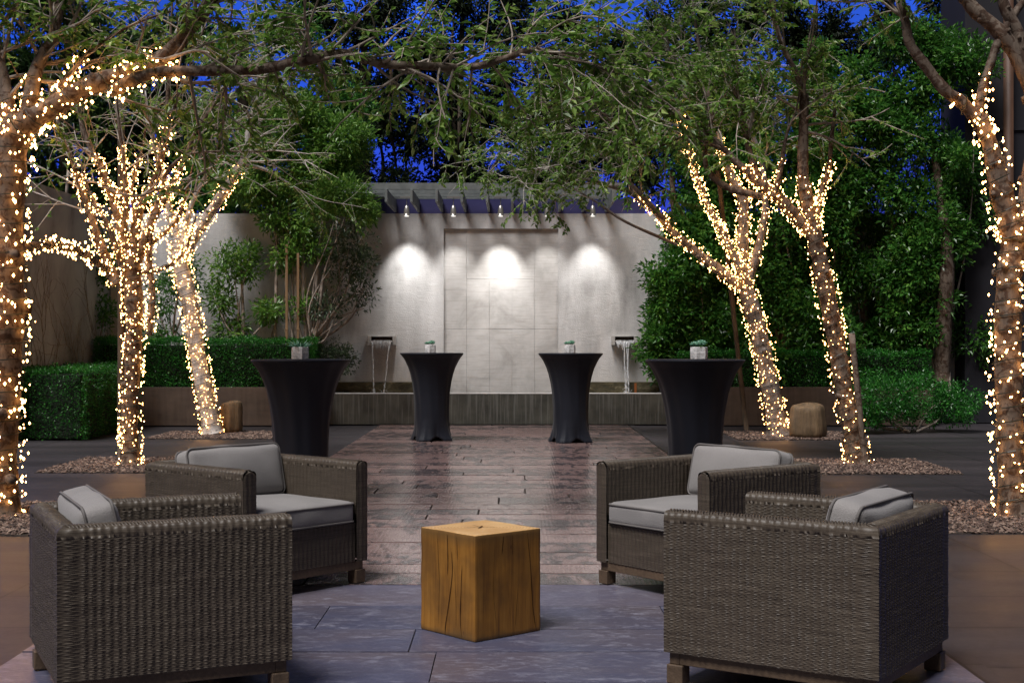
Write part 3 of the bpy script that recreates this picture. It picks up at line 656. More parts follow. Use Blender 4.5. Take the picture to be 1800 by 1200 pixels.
far_tree('dark tree beyond the right end of the pergola', 1010, 30, [(960, 200, 55, 50, 0), (1010, 270, 70, 50, 0), (1060, 180, 60, 55, 0), (1090, 100, 50, 50, 0), (980, 120, 50, 40, 0), (920, 60, 40, 40, 0), (960, 320, 60, 20, 0), (1090, 260, 50, 60, 0), (1000, 40, 40, 30, 0), (930, 300, 50, 24, 0)], 19500, 46)
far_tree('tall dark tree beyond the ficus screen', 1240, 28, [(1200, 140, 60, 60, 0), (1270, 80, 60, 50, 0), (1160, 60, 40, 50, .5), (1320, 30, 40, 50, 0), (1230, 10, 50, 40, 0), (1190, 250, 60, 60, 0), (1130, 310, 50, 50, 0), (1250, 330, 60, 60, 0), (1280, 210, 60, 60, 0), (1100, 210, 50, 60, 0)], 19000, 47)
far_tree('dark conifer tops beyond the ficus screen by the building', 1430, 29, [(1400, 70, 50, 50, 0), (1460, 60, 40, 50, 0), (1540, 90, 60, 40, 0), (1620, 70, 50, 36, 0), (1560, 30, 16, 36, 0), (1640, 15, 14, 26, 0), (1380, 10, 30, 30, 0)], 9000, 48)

# ================================================================== LIT COURTYARD TREES
def tree(label, limbs, sprouts, seed, bulbs, string_label, leaf=.072, leafmat='leaf_tree', slim=1.0, br_=.0054, barkmat='bark', twigmat='twig'):
    """limbs: list of (rows, wrap0, wrap1, bulbs per metre); sprouts: (limb, t0, t1, count, length, direction bias, leafiness)"""
    g = np.random.default_rng(seed)
    P = [limb(K[0], 8) for K in limbs]
    for q_ in P: q_[:, 3] *= slim
    base = np.array([P[0][0, 0], P[0][0, 1], 0])
    t = empty('courtyard_tree', base, label=label, cat='tree', group='courtyard trees wrapped in fairy lights')
    b = MB()
    for i, p in enumerate(P):
        q = p.copy()
        rr = q[:, 3] * (1 + .05 * np.sin(np.arange(len(q)) * .75 + i) + .03 * np.sin(np.arange(len(q)) * 1.9 + 2 * i) + g.normal(0, .008, len(q)))
        if i == 0: rr[:3] *= [1.22, 1.10, 1.04]
        b.tube(q[:, :3] - base, rr, 14 if i == 0 else 10)
        # knots where small limbs were cut
        for k in range(max(1, int(len(q) / 6))):
            j = g.integers(1, len(q) - 1); dv = g.normal(0, 1, 3); dv[2] *= .3; dv /= np.linalg.norm(dv)
            if q[j, 3] > .03: b.tube([q[j, :3] - base + dv * q[j, 3] * .5, q[j, :3] - base + dv * q[j, 3] * 1.35], [q[j, 3] * .42, q[j, 3] * .28], 8)
    b.build('trunk', M[barkmat], t, True)
    br = MB(); LP, LD = [], []
    def grow(p, dv, L, r, depth, bias, leafy):
        n = max(4, int(L / .11)); pts = [p]; ds = []
        cur = g.normal(0, .10, 3)
        for k in range(n):
            cur = cur * .8 + g.normal(0, .05, 3)
            dv = dv + cur + bias * .05 + np.array([0, 0, -.012 * k * (depth < 2)]); dv = dv / np.linalg.norm(dv)
            p = p + dv * L / n; pts.append(p); ds.append(dv)
        pts = np.array(pts); br.tube(pts - base, np.linspace(r, max(.0022, r * .3), n + 1), 5 if r > .012 else 4, False)
        if depth == 0 or leafy > 1.4:
            m_ = int(L / .015 * leafy * g.uniform(.5, 1.2))
            if m_ > 0:
                u = g.uniform(.12, 1, m_) * (n - .01); ii = u.astype(int); fr = (u - ii)[:, None]
                Q = pts[ii] * (1 - fr) + pts[ii + 1] * fr; dd = np.array(ds)[ii]
                sd_ = np.cross(dd, [0, 0, 1.]); sd_ /= np.linalg.norm(sd_, axis=1, keepdims=True) + 1e-6
                LP.append(Q); LD.append(dd * .6 + sd_ * g.choice([-1, 1], m_)[:, None])
        if depth > 0:
            for k in range(int(max(3, L / (.14 if depth == 1 else .18)))):
                j = g.integers(max(1, n // 6), n)
                v = ds[j] * .7 + g.normal(0, .55, 3); v[2] -= .05; v /= np.linalg.norm(v)
                grow(pts[j], v, max(.16, L * g.uniform(.32, .62)), r * .5, depth - 1, bias, leafy)
    for (li, t0, t1, cnt, L, bias, leafy) in sprouts:
        p = P[li]
        for k in range(cnt):
            j = int((t0 + (t1 - t0) * (k + g.uniform(.1, .9)) / cnt) * (len(p) - 2)); T = p[j + 1, :3] - p[j, :3]; T /= np.linalg.norm(T)
            v = T * .5 + g.normal(0, .45, 3) + np.array(bias) * .9; v /= np.linalg.norm(v)
            grow(p[j, :3], v, L * g.uniform(.6, 1.25), min(.017, max(.007, p[j, 3] * .4)), 2 if L > .9 else 1, np.array(bias, float), leafy)
    br.build('branches', M[twigmat], t, True)
    if LP:
        LP = np.concatenate(LP); LD = np.concatenate(LD)
        mb = MB(); leaves(mb, LP - base, LD, leaf, .45, .35, seed + 5, .55); mb.build('crown', M[leafmat], t)
    # ---- string of fairy lights
    st = empty('fairy_lights', base, label=string_label, cat='string lights', group='warm fairy lights wound round the courtyard trees')
    cm = MB(); BP = []
    for i, (K, w0, w1, dens) in enumerate(limbs):
        if dens <= 0: continue
        p = P[i]; L = np.r_[0, np.cumsum(np.linalg.norm(np.diff(p[:, :3], axis=0), axis=1))]
        a0, a1 = w0 * L[-1], w1 * L[-1]; pitch = .11 if dens > 60 else .15
        ns = int((a1 - a0) / pitch * 12) + 2; s = np.linspace(a0, a1, ns)
        C = np.stack([np.interp(s, L, p[:, k]) for k in range(4)], 1)
        T = np.gradient(C[:, :3], axis=0); T /= np.linalg.norm(T, axis=1, keepdims=True)
        U = np.cross(T, [0, 1, .01]); U /= np.linalg.norm(U, axis=1, keepdims=True); V = np.cross(T, U)
        an = s / pitch * 2 * PI + .5 * np.sin(s * 9)
        q = C[:, :3] + (C[:, 3:4] * 1.12 + .006) * (np.cos(an)[:, None] * U + np.sin(an)[:, None] * V)
        cm.tube(q - base, .0045, 4, False)
        nb = int((a1 - a0) * dens * 1.9); jj = g.uniform(0, ns - 1.01, nb); i0 = jj.astype(int)
        th = g.uniform(0, 2 * PI, nb)
        out_ = np.cos(th)[:, None] * U[i0] + np.sin(th)[:, None] * V[i0]
        rad = C[i0, 3] * 1.12 + .014 + np.abs(g.normal(0, .018, nb))
        BP.append(C[i0, :3] + out_ * rad[:, None])
    cm.build('light_cord', M['cord'], st)
    BP = np.concatenate(BP)
    # bulbs on the side that shows first
    order = np.argsort(BP[:, 1] + g.uniform(0, .02, len(BP))); first, rest = order[:100], order[100:]
    shp = OCT * [br_, br_, br_ * 1.5]
    bm_ = MB(); bm_.add(shp, OCTF); b0 = bm_.build('bulb', M['bulb'], st); b0.location = tuple(BP[first[0]] - base)
    for k in first[1:]:
        c_ = b0.copy(); col.objects.link(c_); c_.parent = st; c_.location = tuple(BP[k] - base); c_.rotation_euler = (g.uniform(0, 3), g.uniform(0, 3), 0); c_.scale = (float(g.uniform(.6, 1.35)),) * 3
    if len(rest):
        rb = MB(); v = (shp[None] * g.uniform(.55, 1.35, (len(rest), 1, 1)) + (BP[rest] - base)[:, None]).reshape(-1, 3); f = (OCTF[None] + (np.arange(len(rest)) * 6)[:, None, None]).reshape(-1, 3)
        rb.add(v, f); tag(rb.build('bulb', M['bulb'], st), kind='stuff')
    return t

# T1 far left foreground
tree('thick lit tree at the left edge with one long bare limb reaching across the top',
     [([(-8, 905, 10.1, .155), (-3, 760, 10.1, .14), (6, 600, 10.1, .14), (8, 480, 10.1, .14), (12, 380, 10.1, .12), (20, 260, 10.1, .12), (40, 210, 10.1, .11)], 0, 1, 95),
      ([(35, 225, 10.1, .10), (90, 190, 10.0, .075), (160, 150, 9.9, .07), (220, 130, 9.9, .065), (280, 108, 9.8, .06), (335, 50, 9.7, .05), (370, 0, 9.6, .045), (400, -60, 9.6, .03)], 0, .62, 60),
      ([(200, 160, 9.9, .05), (240, 138, 9.7, .045), (290, 126, 9.6, .04), (360, 125, 9.5, .036), (450, 122, 9.4, .036), (530, 108, 9.3, .034), (600, 95, 9.3, .033), (670, 112, 9.3, .03), (740, 116, 9.3, .027), (830, 118, 9.3, .025), (890, 102, 9.3, .022), (940, 88, 9.3, .02), (1010, 105, 9.3, .014), (1090, 130, 9.3, .008)], 0, .18, 40),
      ([(20, 330, 10.1, .07), (15, 200, 10.2, .06), (0, 120, 10.3, .05), (-20, 20, 10.3, .04)], 0, .5, 60),
      ([(45, 215, 10.1, .06), (65, 120, 10.2, .05), (95, 60, 10.3, .04), (110, -30, 10.4, .03)], 0, .3, 45),
      ([(55, 230, 10.1, .04), (90, 180, 10.1, .03), (125, 130, 10.1, .02), (160, 90, 10.1, .012), (230, 45, 10, .01), (300, 20, 10, .008)], 0, .5, 30),
      ([(30, 440, 10.1, .03), (70, 430, 10.6, .028), (115, 434, 11.6, .028), (150, 447, 12.6, .028), (188, 475, 13.7, .03)], 0, 1, 22)],
     [(1, .4, 1, 9, 1.0, (.3, 0, .1), .9), (2, .2, .98, 30, .85, (0, .1, .25), .8), (2, .4, 1, 18, .8, (0, 0, -.35), 1.0), (3, .4, 1, 7, .9, (.4, 0, .2), .9), (4, .2, 1, 9, .9, (.5, 0, .1), 1.0), (5, .3, 1, 8, .7, (.4, 0, 0), .8)],
     101, 0, 'large bright fairy lights wound round the thick tree at the left edge', br_=.0078)
# T2
d2 = 14.1
T2 = [([(229, 815, d2, .135), (228, 730, d2, .125), (233, 650, d2, .125), (236, 560, d2, .13), (232, 480, d2, .14), (230, 440, d2, .13)], 0, 1, 115),
      ([(205, 500, d2, .09), (180, 440, d2, .07), (160, 380, d2, .055), (140, 320, d2, .045), (118, 255, d2, .03), (95, 190, d2, .02)], 0, .72, 70),
      ([(228, 450, d2, .09), (205, 370, d2, .065), (180, 300, d2, .05), (150, 240, d2, .035), (130, 160, d2 + .1, .02)], 0, .6, 70),
      ([(232, 450, d2, .09), (245, 370, d2, .065), (275, 310, d2, .05), (290, 240, d2, .045), (296, 150, d2, .03), (300, 60, d2, .02), (305, -40, d2, .012)], 0, .52, 70),
      ([(240, 460, d2, .09), (262, 400, d2, .06), (300, 330, d2, .045), (325, 280, d2, .035), (345, 230, d2, .032), (385, 170, d2, .025), (420, 100, d2, .015), (450, 20, d2, .01)], 0, .42, 70),
      ([(215, 470, d2 - .1, .05), (192, 400, d2 - .2, .035), (160, 345, d2 - .2, .026), (140, 280, d2 - .2, .015)], 0, .9, 60),
      ([(225, 450, d2 + .1, .05), (240, 400, d2 + .2, .035), (232, 330, d2 + .2, .026), (250, 260, d2 + .2, .018), (262, 190, d2 + .2, .01)], 0, .7, 60),
      ([(245, 450, d2 + .1, .05), (275, 420, d2 + .2, .035), (310, 390, d2 + .2, .026), (330, 330, d2 + .2, .018), (345, 260, d2 + .2, .01)], 0, .6, 60),
      ([(240, 480, d2, .04), (290, 470, d2, .028), (325, 440, d2 + .2, .02), (345, 380, d2 + .3, .012)], 0, .9, 55),
      ([(262, 590, d2, .045), (268, 520, d2, .045), (262, 450, d2, .045), (270, 380, d2, .04), (290, 320, d2, .03)], 0, 1, 45),
      ([(215, 430, d2, .05), (222, 360, d2 - .1, .04), (216, 280, d2 - .1, .03), (205, 180, d2 - .1, .02), (200, 80, d2 - .1, .012)], 0, .5, 80),
      ([(285, 330, d2, .03), (295, 300, d2 - .2, .026), (330, 272, d2 - .3, .02), (390, 266, d2 - .4, .016), (450, 267, d2 - .4, .012), (520, 262, d2 - .4, .008)], 0, .1, 30),
      ([(180, 330, d2, .03), (240, 345, d2 - .3, .02), (290, 330, d2 - .3, .012), (360, 340, d2 - .3, .008)], 0, .3, 40),
      ([(292, 250, d2, .03), (310, 180, d2 + .1, .025), (340, 100, d2 + .2, .018), (370, 20, d2 + .2, .012)], 0, .1, 50)]
tree('upright multi stemmed courtyard tree, its fork the densest with lights, left of centre', T2,
     [(1, .4, 1, 9, .8, (-.1, 0, .2), .22), (2, .4, 1, 9, .8, (-.1, 0, .2), .22), (3, .35, 1, 16, .8, (0, 0, .22), .2), (4, .35, 1, 16, .9, (.15, 0, .35), .35), (10, .4, 1, 10, .8, (0, 0, .6), .2), (11, .4, 1, 8, .6, (.3, 0, .1), .4), (13, .2, 1, 9, .8, (.1, 0, .4), .4), (12, .3, 1, 4, .5, (.2, 0, .1), .2)],
     102, 0, 'dense fairy lights covering the upright forked tree left of centre', slim=0.66, twigmat='twig_pale')
# T3 leaning
d3 = 18.75
tree('pale barked leaning tree in front of the left hedge, beside the smaller boulder',
     [([(373, 762, d3, .165), (362, 700, d3, .15), (347, 620, d3, .15), (335, 540, d3, .15), (318, 470, d3, .145), (312, 420, d3, .12)], 0, 1, 120),
      ([(318, 460, d3, .11), (345, 410, d3, .10), (385, 350, d3, .09), (410, 310, d3, .08), (432, 270, d3, .06), (440, 210, d3, .05), (462, 150, d3, .035), (470, 100, d3, .02)], 0, .5, 55),
      ([(315, 440, d3, .09), (300, 380, d3, .07), (290, 320, d3, .05), (270, 250, d3, .03), (255, 160, d3, .015)], 0, .7, 80),
      ([(320, 450, d3, .07), (330, 380, d3, .05), (350, 330, d3, .04), (390, 260, d3, .03), (400, 180, d3, .02)], 0, .3, 60),
      ([(432, 290, d3, .04), (470, 300, d3, .03), (520, 330, d3, .016), (560, 350, d3, .008)], 0, .0, 0)],
     [(1, .5, 1, 12, 1.2, (.3, 0, .15), .9), (2, .5, 1, 7, 1.0, (0, 0, .5), .6), (3, .4, 1, 8, 1.0, (.2, 0, .4), .8), (4, .3, 1, 5, .8, (.3, 0, 0), 1)],
     103, 0, 'fairy lights round the pale leaning trunk in front of the left hedge', slim=0.74, barkmat='bark_white', twigmat='twig_pale')
# T4 right rear, forked
d4 = 18.4
tree('forked courtyard tree leaning left beside the boulder, right of the fountain',
     [([(1368, 765, d4, .18), (1358, 700, d4, .165), (1345, 640, d4, .155), (1330, 570, d4, .15), (1310, 505, d4, .14), (1302, 480, d4, .12)], 0, 1, 110),
      ([(1308, 505, d4, .10), (1265, 475, d4, .095), (1220, 440, d4, .08), (1180, 405, d4, .07), (1145, 365, d4, .06), (1100, 335, d4, .05), (1040, 318, d4, .04), (980, 295, d4, .03), (930, 275, d4, .02), (880, 262, d4, .012)], 0, .5, 75),
      ([(1303, 490, d4, .11), (1306, 420, d4, .10), (1305, 350, d4, .09), (1285, 310, d4, .07), (1262, 240, d4, .055), (1245, 160, d4, .04), (1225, 60, d4, .03), (1215, -30, d4, .02)], 0, .48, 90),
      ([(1316, 490, d4, .09), (1332, 440, d4, .075), (1345, 370, d4, .06), (1340, 290, d4, .05), (1318, 220, d4, .04), (1300, 140, d4, .03), (1290, 50, d4, .02)], 0, .4, 50),
      ([(1300, 470, d4 - .2, .07), (1270, 410, d4 - .2, .06), (1240, 350, d4 - .2, .05), (1215, 280, d4 - .2, .04), (1195, 200, d4 - .2, .03), (1180, 110, d4 - .2, .02), (1165, 20, d4 - .2, .012)], 0, .62, 130),
      ([(1180, 400, d4, .05), (1130, 345, d4 - .3, .04), (1080, 295, d4 - .4, .03), (1035, 250, d4 - .5, .02), (990, 215, d4 - .5, .012)], 0, .1, 40),
      ([(1190, 430, d4, .03), (1100, 390, d4 - .3, .025), (1040, 350, d4 - .4, .018), (960, 305, d4 - .5, .012), (930, 285, d4 - .5, .008)], 0, 0, 0)],
     [(1, .45, 1, 16, 1.1, (-.4, -.2, .1), 1.0), (2, .45, 1, 16, 1.2, (-.1, -.2, .3), 1.2), (3, .5, 1, 12, 1.1, (.1, -.2, .3), 1.2), (4, .5, 1, 14, 1.1, (-.3, -.2, .2), 1.2), (5, .4, 1, 14, 1.0, (-.4, 0, .1), 1.0), (6, .5, 1, 8, .8, (-.3, 0, .1), .9)],
     104, 0, 'fairy lights on the forked tree by the boulder right of the fountain', slim=0.73, barkmat='bark_grey', twigmat='twig_pale')
# T5 right middle
d5 = 14.3
tree('tall courtyard tree leaning left with dark upper limbs, standing beside a thin wooden stake',
     [([(1508, 812, d5, .15), (1497, 750, d5, .13), (1483, 680, d5, .12), (1470, 600, d5, .12), (1456, 530, d5, .12), (1440, 450, d5, .11), (1424, 380, d5, .095), (1412, 310, d5, .08), (1412, 240, d5, .07), (1414, 165, d5, .06)], 0, .78, 75),
      ([(1425, 410, d5, .08), (1385, 365, d5, .08), (1345, 330, d5, .07), (1300, 290, d5, .05), (1265, 255, d5, .04), (1215, 215, d5, .032), (1160, 195, d5, .026), (1100, 178, d5, .02), (1020, 172, d5 - .1, .014), (960, 190, d5 - .2, .008)], 0, .3, 95),
      ([(1414, 175, d5, .055), (1400, 130, d5, .04), (1375, 80, d5, .035), (1362, 30, d5, .03), (1350, -40, d5, .02)], 0, 0, 0),
      ([(1432, 420, d5, .05), (1440, 350, d5, .04), (1456, 300, d5, .035), (1462, 240, d5, .03), (1468, 190, d5, .02)], .1, .6, 110),
      ([(1340, 345, d5, .05), (1280, 330, d5 + .1, .05), (1245, 300, d5 + .1, .04), (1240, 260, d5 + .1, .03), (1252, 200, d5 + .1, .025), (1245, 160, d5 + .1, .015)], 0, .12, 60),
      ([(1360, 345, d5 - .1, .04), (1372, 300, d5 - .1, .035), (1382, 240, d5 - .1, .022), (1400, 190, d5 - .1, .012), (1410, 130, d5, .008)], 0, .3, 60),
      ([(1335, 320, d5, .05), (1318, 270, d5, .045), (1305, 210, d5, .035), (1290, 150, d5, .02)], 0, .2, 60),
      ([(1270, 262, d5, .03), (1205, 240, d5, .026), (1130, 262, d5 - .2, .018), (1060, 200, d5 - .3, .012), (1000, 170, d5 - .3, .007)], 0, 0, 0)],
     [(1, .4, 1, 22, .9, (-.4, -.1, .15), 1.3), (2, 0, 1, 12, .9, (-.2, -.2, .2), 1.3), (4, .5, 1, 8, .8, (-.3, -.1, .2), 1.3), (6, .4, 1, 8, .8, (-.1, -.2, .3), 1.4), (5, .5, 1, 5, .7, (.2, 0, .2), 1.2), (7, .3, 1, 12, .8, (-.4, 0, 0), 1.3), (0, .92, 1, 6, .9, (.3, -.1, .2), 1.1)],
     105, 0, 'fairy lights spiralling up the tall leaning tree beside the thin wooden stake', slim=0.75)
# T6 right foreground
d6 = 10.0
tree('courtyard tree at the right edge with smooth bare forks above its lights',
     [([(1783, 905, d6, .105), (1776, 800, d6, .095), (1774, 700, d6, .095), (1772, 600, d6, .095), (1773, 500, d6, .09), (1780, 430, d6, .09), (1772, 380, d6, .085), (1755, 320, d6, .075), (1742, 260, d6, .06), (1722, 205, d6, .055)], 0, 1, 70),
      ([(1722, 215, d6, .05), (1690, 180, d6, .045), (1662, 160, d6, .042), (1630, 120, d6, .038), (1600, 78, d6, .036), (1592, 40, d6, .032), (1580, -20, d6, .028)], 0, .22, 22),
      ([(1718, 215, d6, .04), (1726, 160, d6, .032), (1742, 110, d6, .03), (1752, 80, d6, .03), (1780, 30, d6, .028), (1815, -20, d6, .025)], 0, .35, 50),
      ([(1775, 430, d6, .08), (1800, 375, d6, .075), (1815, 300, d6, .07), (1825, 200, d6, .07), (1800, 120, d6, .065), (1760, 60, d6, .055), (1715, 20, d6, .05), (1690, -10, d6, .045)], 0, .2, 45),
      ([(1805, 130, d6, .05), (1790, 60, d6, .045), (1765, 10, d6, .04), (1755, -40, d6, .03)], 0, 0, 0)],
     [(1, .75, 1, 4, .8, (-.5, 0, .5), .8), (2, .8, 1, 3, .7, (0, 0, .5), .8), (3, .9, 1, 3, .8, (-.4, 0, .3), .6)],
     106, 0, 'fairy lights looped up the slim tree at the right edge', br_=.0078)

# canopy boughs of the middle trees that cross in front of the sky (extra low hanging spray)
def vine(px, py0, py1, d, seed):
    g = np.random.default_rng(seed); b = MB(); n = 26; pts = []
    for k in range(n + 1):
        p = at(px + 3 * math.sin(k * .5) + g.normal(0, .6), py0 + (py1 - py0) * k / n, d); pts.append(p)
    base = pts[0]; pts = np.array(pts)
    t = empty('hanging_vine', base, label='single thin vine hanging straight down from the canopy in front of the ficus', cat='vine')
    b.tube(pts - base, .0035, 4); b.build('stem', M['twig'], t)
    P = np.repeat(pts[8:], 2, 0); D = np.tile([[1, 0, -.3], [-1, 0, -.3]], (len(P) // 2, 1)).astype(float)
    P2 = pts[-6:].repeat(6, 0); D2 = g.normal(0, 1, P2.shape); D2[:, 2] -= .8
    mb = MB(); leaves(mb, np.vstack([P, P2]) - base, np.vstack([D, D2]), .06, .42, .2, seed, .2); mb.build('leaves', M['leaf_shrub'], t)
vine(1103, 130, 365, 13.5, 5)

# stakes and poles
def stake(name, a, c_, r, label, mat='bark_dark'):
    a = at(*a); c_ = at(*c_); b = MB(); n = 8
    u = np.linspace(0, 1, n)[:, None]; pts = (c_ - a)[None] * u
    b.tube(pts, r * (1 + .05 * np.sin(np.arange(n) * 2.)), 9); o = b.build(name, M[mat], None, True); o.location = tuple(a)
    return tag(o, label, 'stake')
def gy(d): return 600 + CH * F / d
stake('wooden_stake', (1521, gy(14.1), 14.1), (1497, 586, 14.1), .032, 'thin leaning wooden stake beside the lit trunk of the tall leaning tree', 'bark')
stake('wooden_stake', (1312, gy(19.6), 19.6), (1262, 300, 18.9), .035, 'long slanting wooden stake behind the forked tree')
stake('wooden_pole', (213, gy(14.7), 14.7), (213, 176, 14.7), .04, 'dark upright pole behind the densest lit tree')

# ================================================================== BOULDERS
def boulder(px, py, d, w_, h_, seed, label, lean=0):
    g = np.random.default_rng(seed); p = at(px, py, d); n = 40; m_ = 18
    prof = [(0, .80), (.05, .97), (.2, 1.03), (.45, 1.0), (.75, .95), (.9, .90), (.97, .80), (1.0, .55), (.985, .25), (.97, .0)]
    zs = np.interp(np.linspace(0, 1, m_), np.linspace(0, 1, len(prof)), [q[0] for q in prof]); rs = np.interp(np.linspace(0, 1, m_), np.linspace(0, 1, len(prof)), [q[1] for q in prof])
    a = np.linspace(0, 2 * PI, n + 1)
    ph = g.uniform(0, 6, 5); rad = 1 + .07 * np.sin(2 * a + ph[0]) + .05 * np.sin(3 * a + ph[1]) + .035 * np.sin(7 * a + ph[2]) + .02 * np.sin(13 * a + ph[3])
    G = np.zeros((m_, n + 1, 3))
    for i in range(m_):
        wv_ = 1 + .02 * np.sin(zs[i] * 9 + 3 * a)
        G[i, :, 0] = np.cos(a) * rad * rs[i] * wv_ * w_ / 2 + lean * zs[i]
        G[i, :, 1] = np.sin(a) * rad * rs[i] * w_ / 2 * .85
        G[i, :, 2] = zs[i] * h_ * (1 + .05 * np.cos(a + ph[4]) * (zs[i] > .5))
    b = MB(); b.grid(G); o = b.build('boulder', M['boulder'], None, True); o.location = (p[0], d, -.01)
    return tag(o, label, 'boulder', 'columnar boulders in the gravel beds')
boulder(404, 757, 19.1, .30, .43, 3, 'small boulder tucked behind the foot of the pale leaning tree on the left', .02)
boulder(1421, 768, 18.1, .44, .44, 8, 'flat topped columnar boulder on the gravel right of the forked tree', -.01)

# ================================================================== FURNITURE
def rbox(mb, sx, sy, sz, r, bulge=(0, 0, 0), n=14, T=None, wob=0, seed=0):
    """soft rounded block centred on the origin, with crowned faces"""
    g = np.random.default_rng(seed); H = np.array([sx, sy, sz]) / 2
    u = np.linspace(-1, 1, n); u = np.sign(u) * (1 - (1 - np.abs(u)) ** 1.6)
    ph = g.uniform(0, 6, 6)
    for ax in range(3):
        for s_ in (-1, 1):
            A, B = np.meshgrid(u, u, indexing='ij'); P = np.zeros((n, n, 3)); o_ = [k for k in range(3) if k != ax]
            P[..., ax] = s_; P[..., o_[0]] = A; P[..., o_[1]] = B
            Q = P * H; core = np.clip(Q, -(H - r), H - r); dv = Q - core; L = np.linalg.norm(dv, axis=-1, keepdims=True)
            Q = core + dv / np.maximum(L, 1e-9) * r
            for k in range(3):
                o2 = [q for q in range(3) if q != k]
                Q[..., k] += np.sign(P[..., k]) * bulge[k] * np.abs(P[..., k]) ** 4 * (1 - P[..., o2[0]] ** 2) * (1 - P[..., o2[1]] ** 2)
            if wob: Q += wob * np.stack([np.sin(Q[..., 1] * 23 + ph[0]) * np.sin(Q[..., 2] * 31 + ph[1]), np.sin(Q[..., 0] * 19 + ph[2]), np.sin(Q[..., 0] * 17 + ph[3]) * np.sin(Q[..., 1] * 21 + ph[4])], -1)
            if s_ * (1 if ax != 1 else -1) < 0: Q = Q[::-1]
            if T is not None: Q = T(Q)
            mb.grid(Q)
def piping_loop(mb, sx, sy, z, r, T, rad=.0055, squash=1):
    """rope along a rounded rectangle in the plane z"""
    pts = []
    for (cx, cy, a0) in ((sx / 2 - r, sy / 2 - r, 0), (-sx / 2 + r, sy / 2 - r, 90), (-sx / 2 + r, -sy / 2 + r, 180), (sx / 2 - r, -sy / 2 + r, 270)):
        for k in range(5): a = R(a0 + k * 22.5); pts.append((cx + r * math.cos(a), cy + r * math.sin(a), z))
    pts.append(pts[0]); pts = np.array(pts)
    # subdivide the straights
    q = []
    for i in range(len(pts) - 1):
        m_ = max(1, int(np.linalg.norm(pts[i + 1] - pts[i]) / .06))
        for k in range(m_): q.append(pts[i] + (pts[i + 1] - pts[i]) * k / m_)
    q.append(pts[0]); q = T(np.array(q)); mb.tube(q, rad, 6, False)

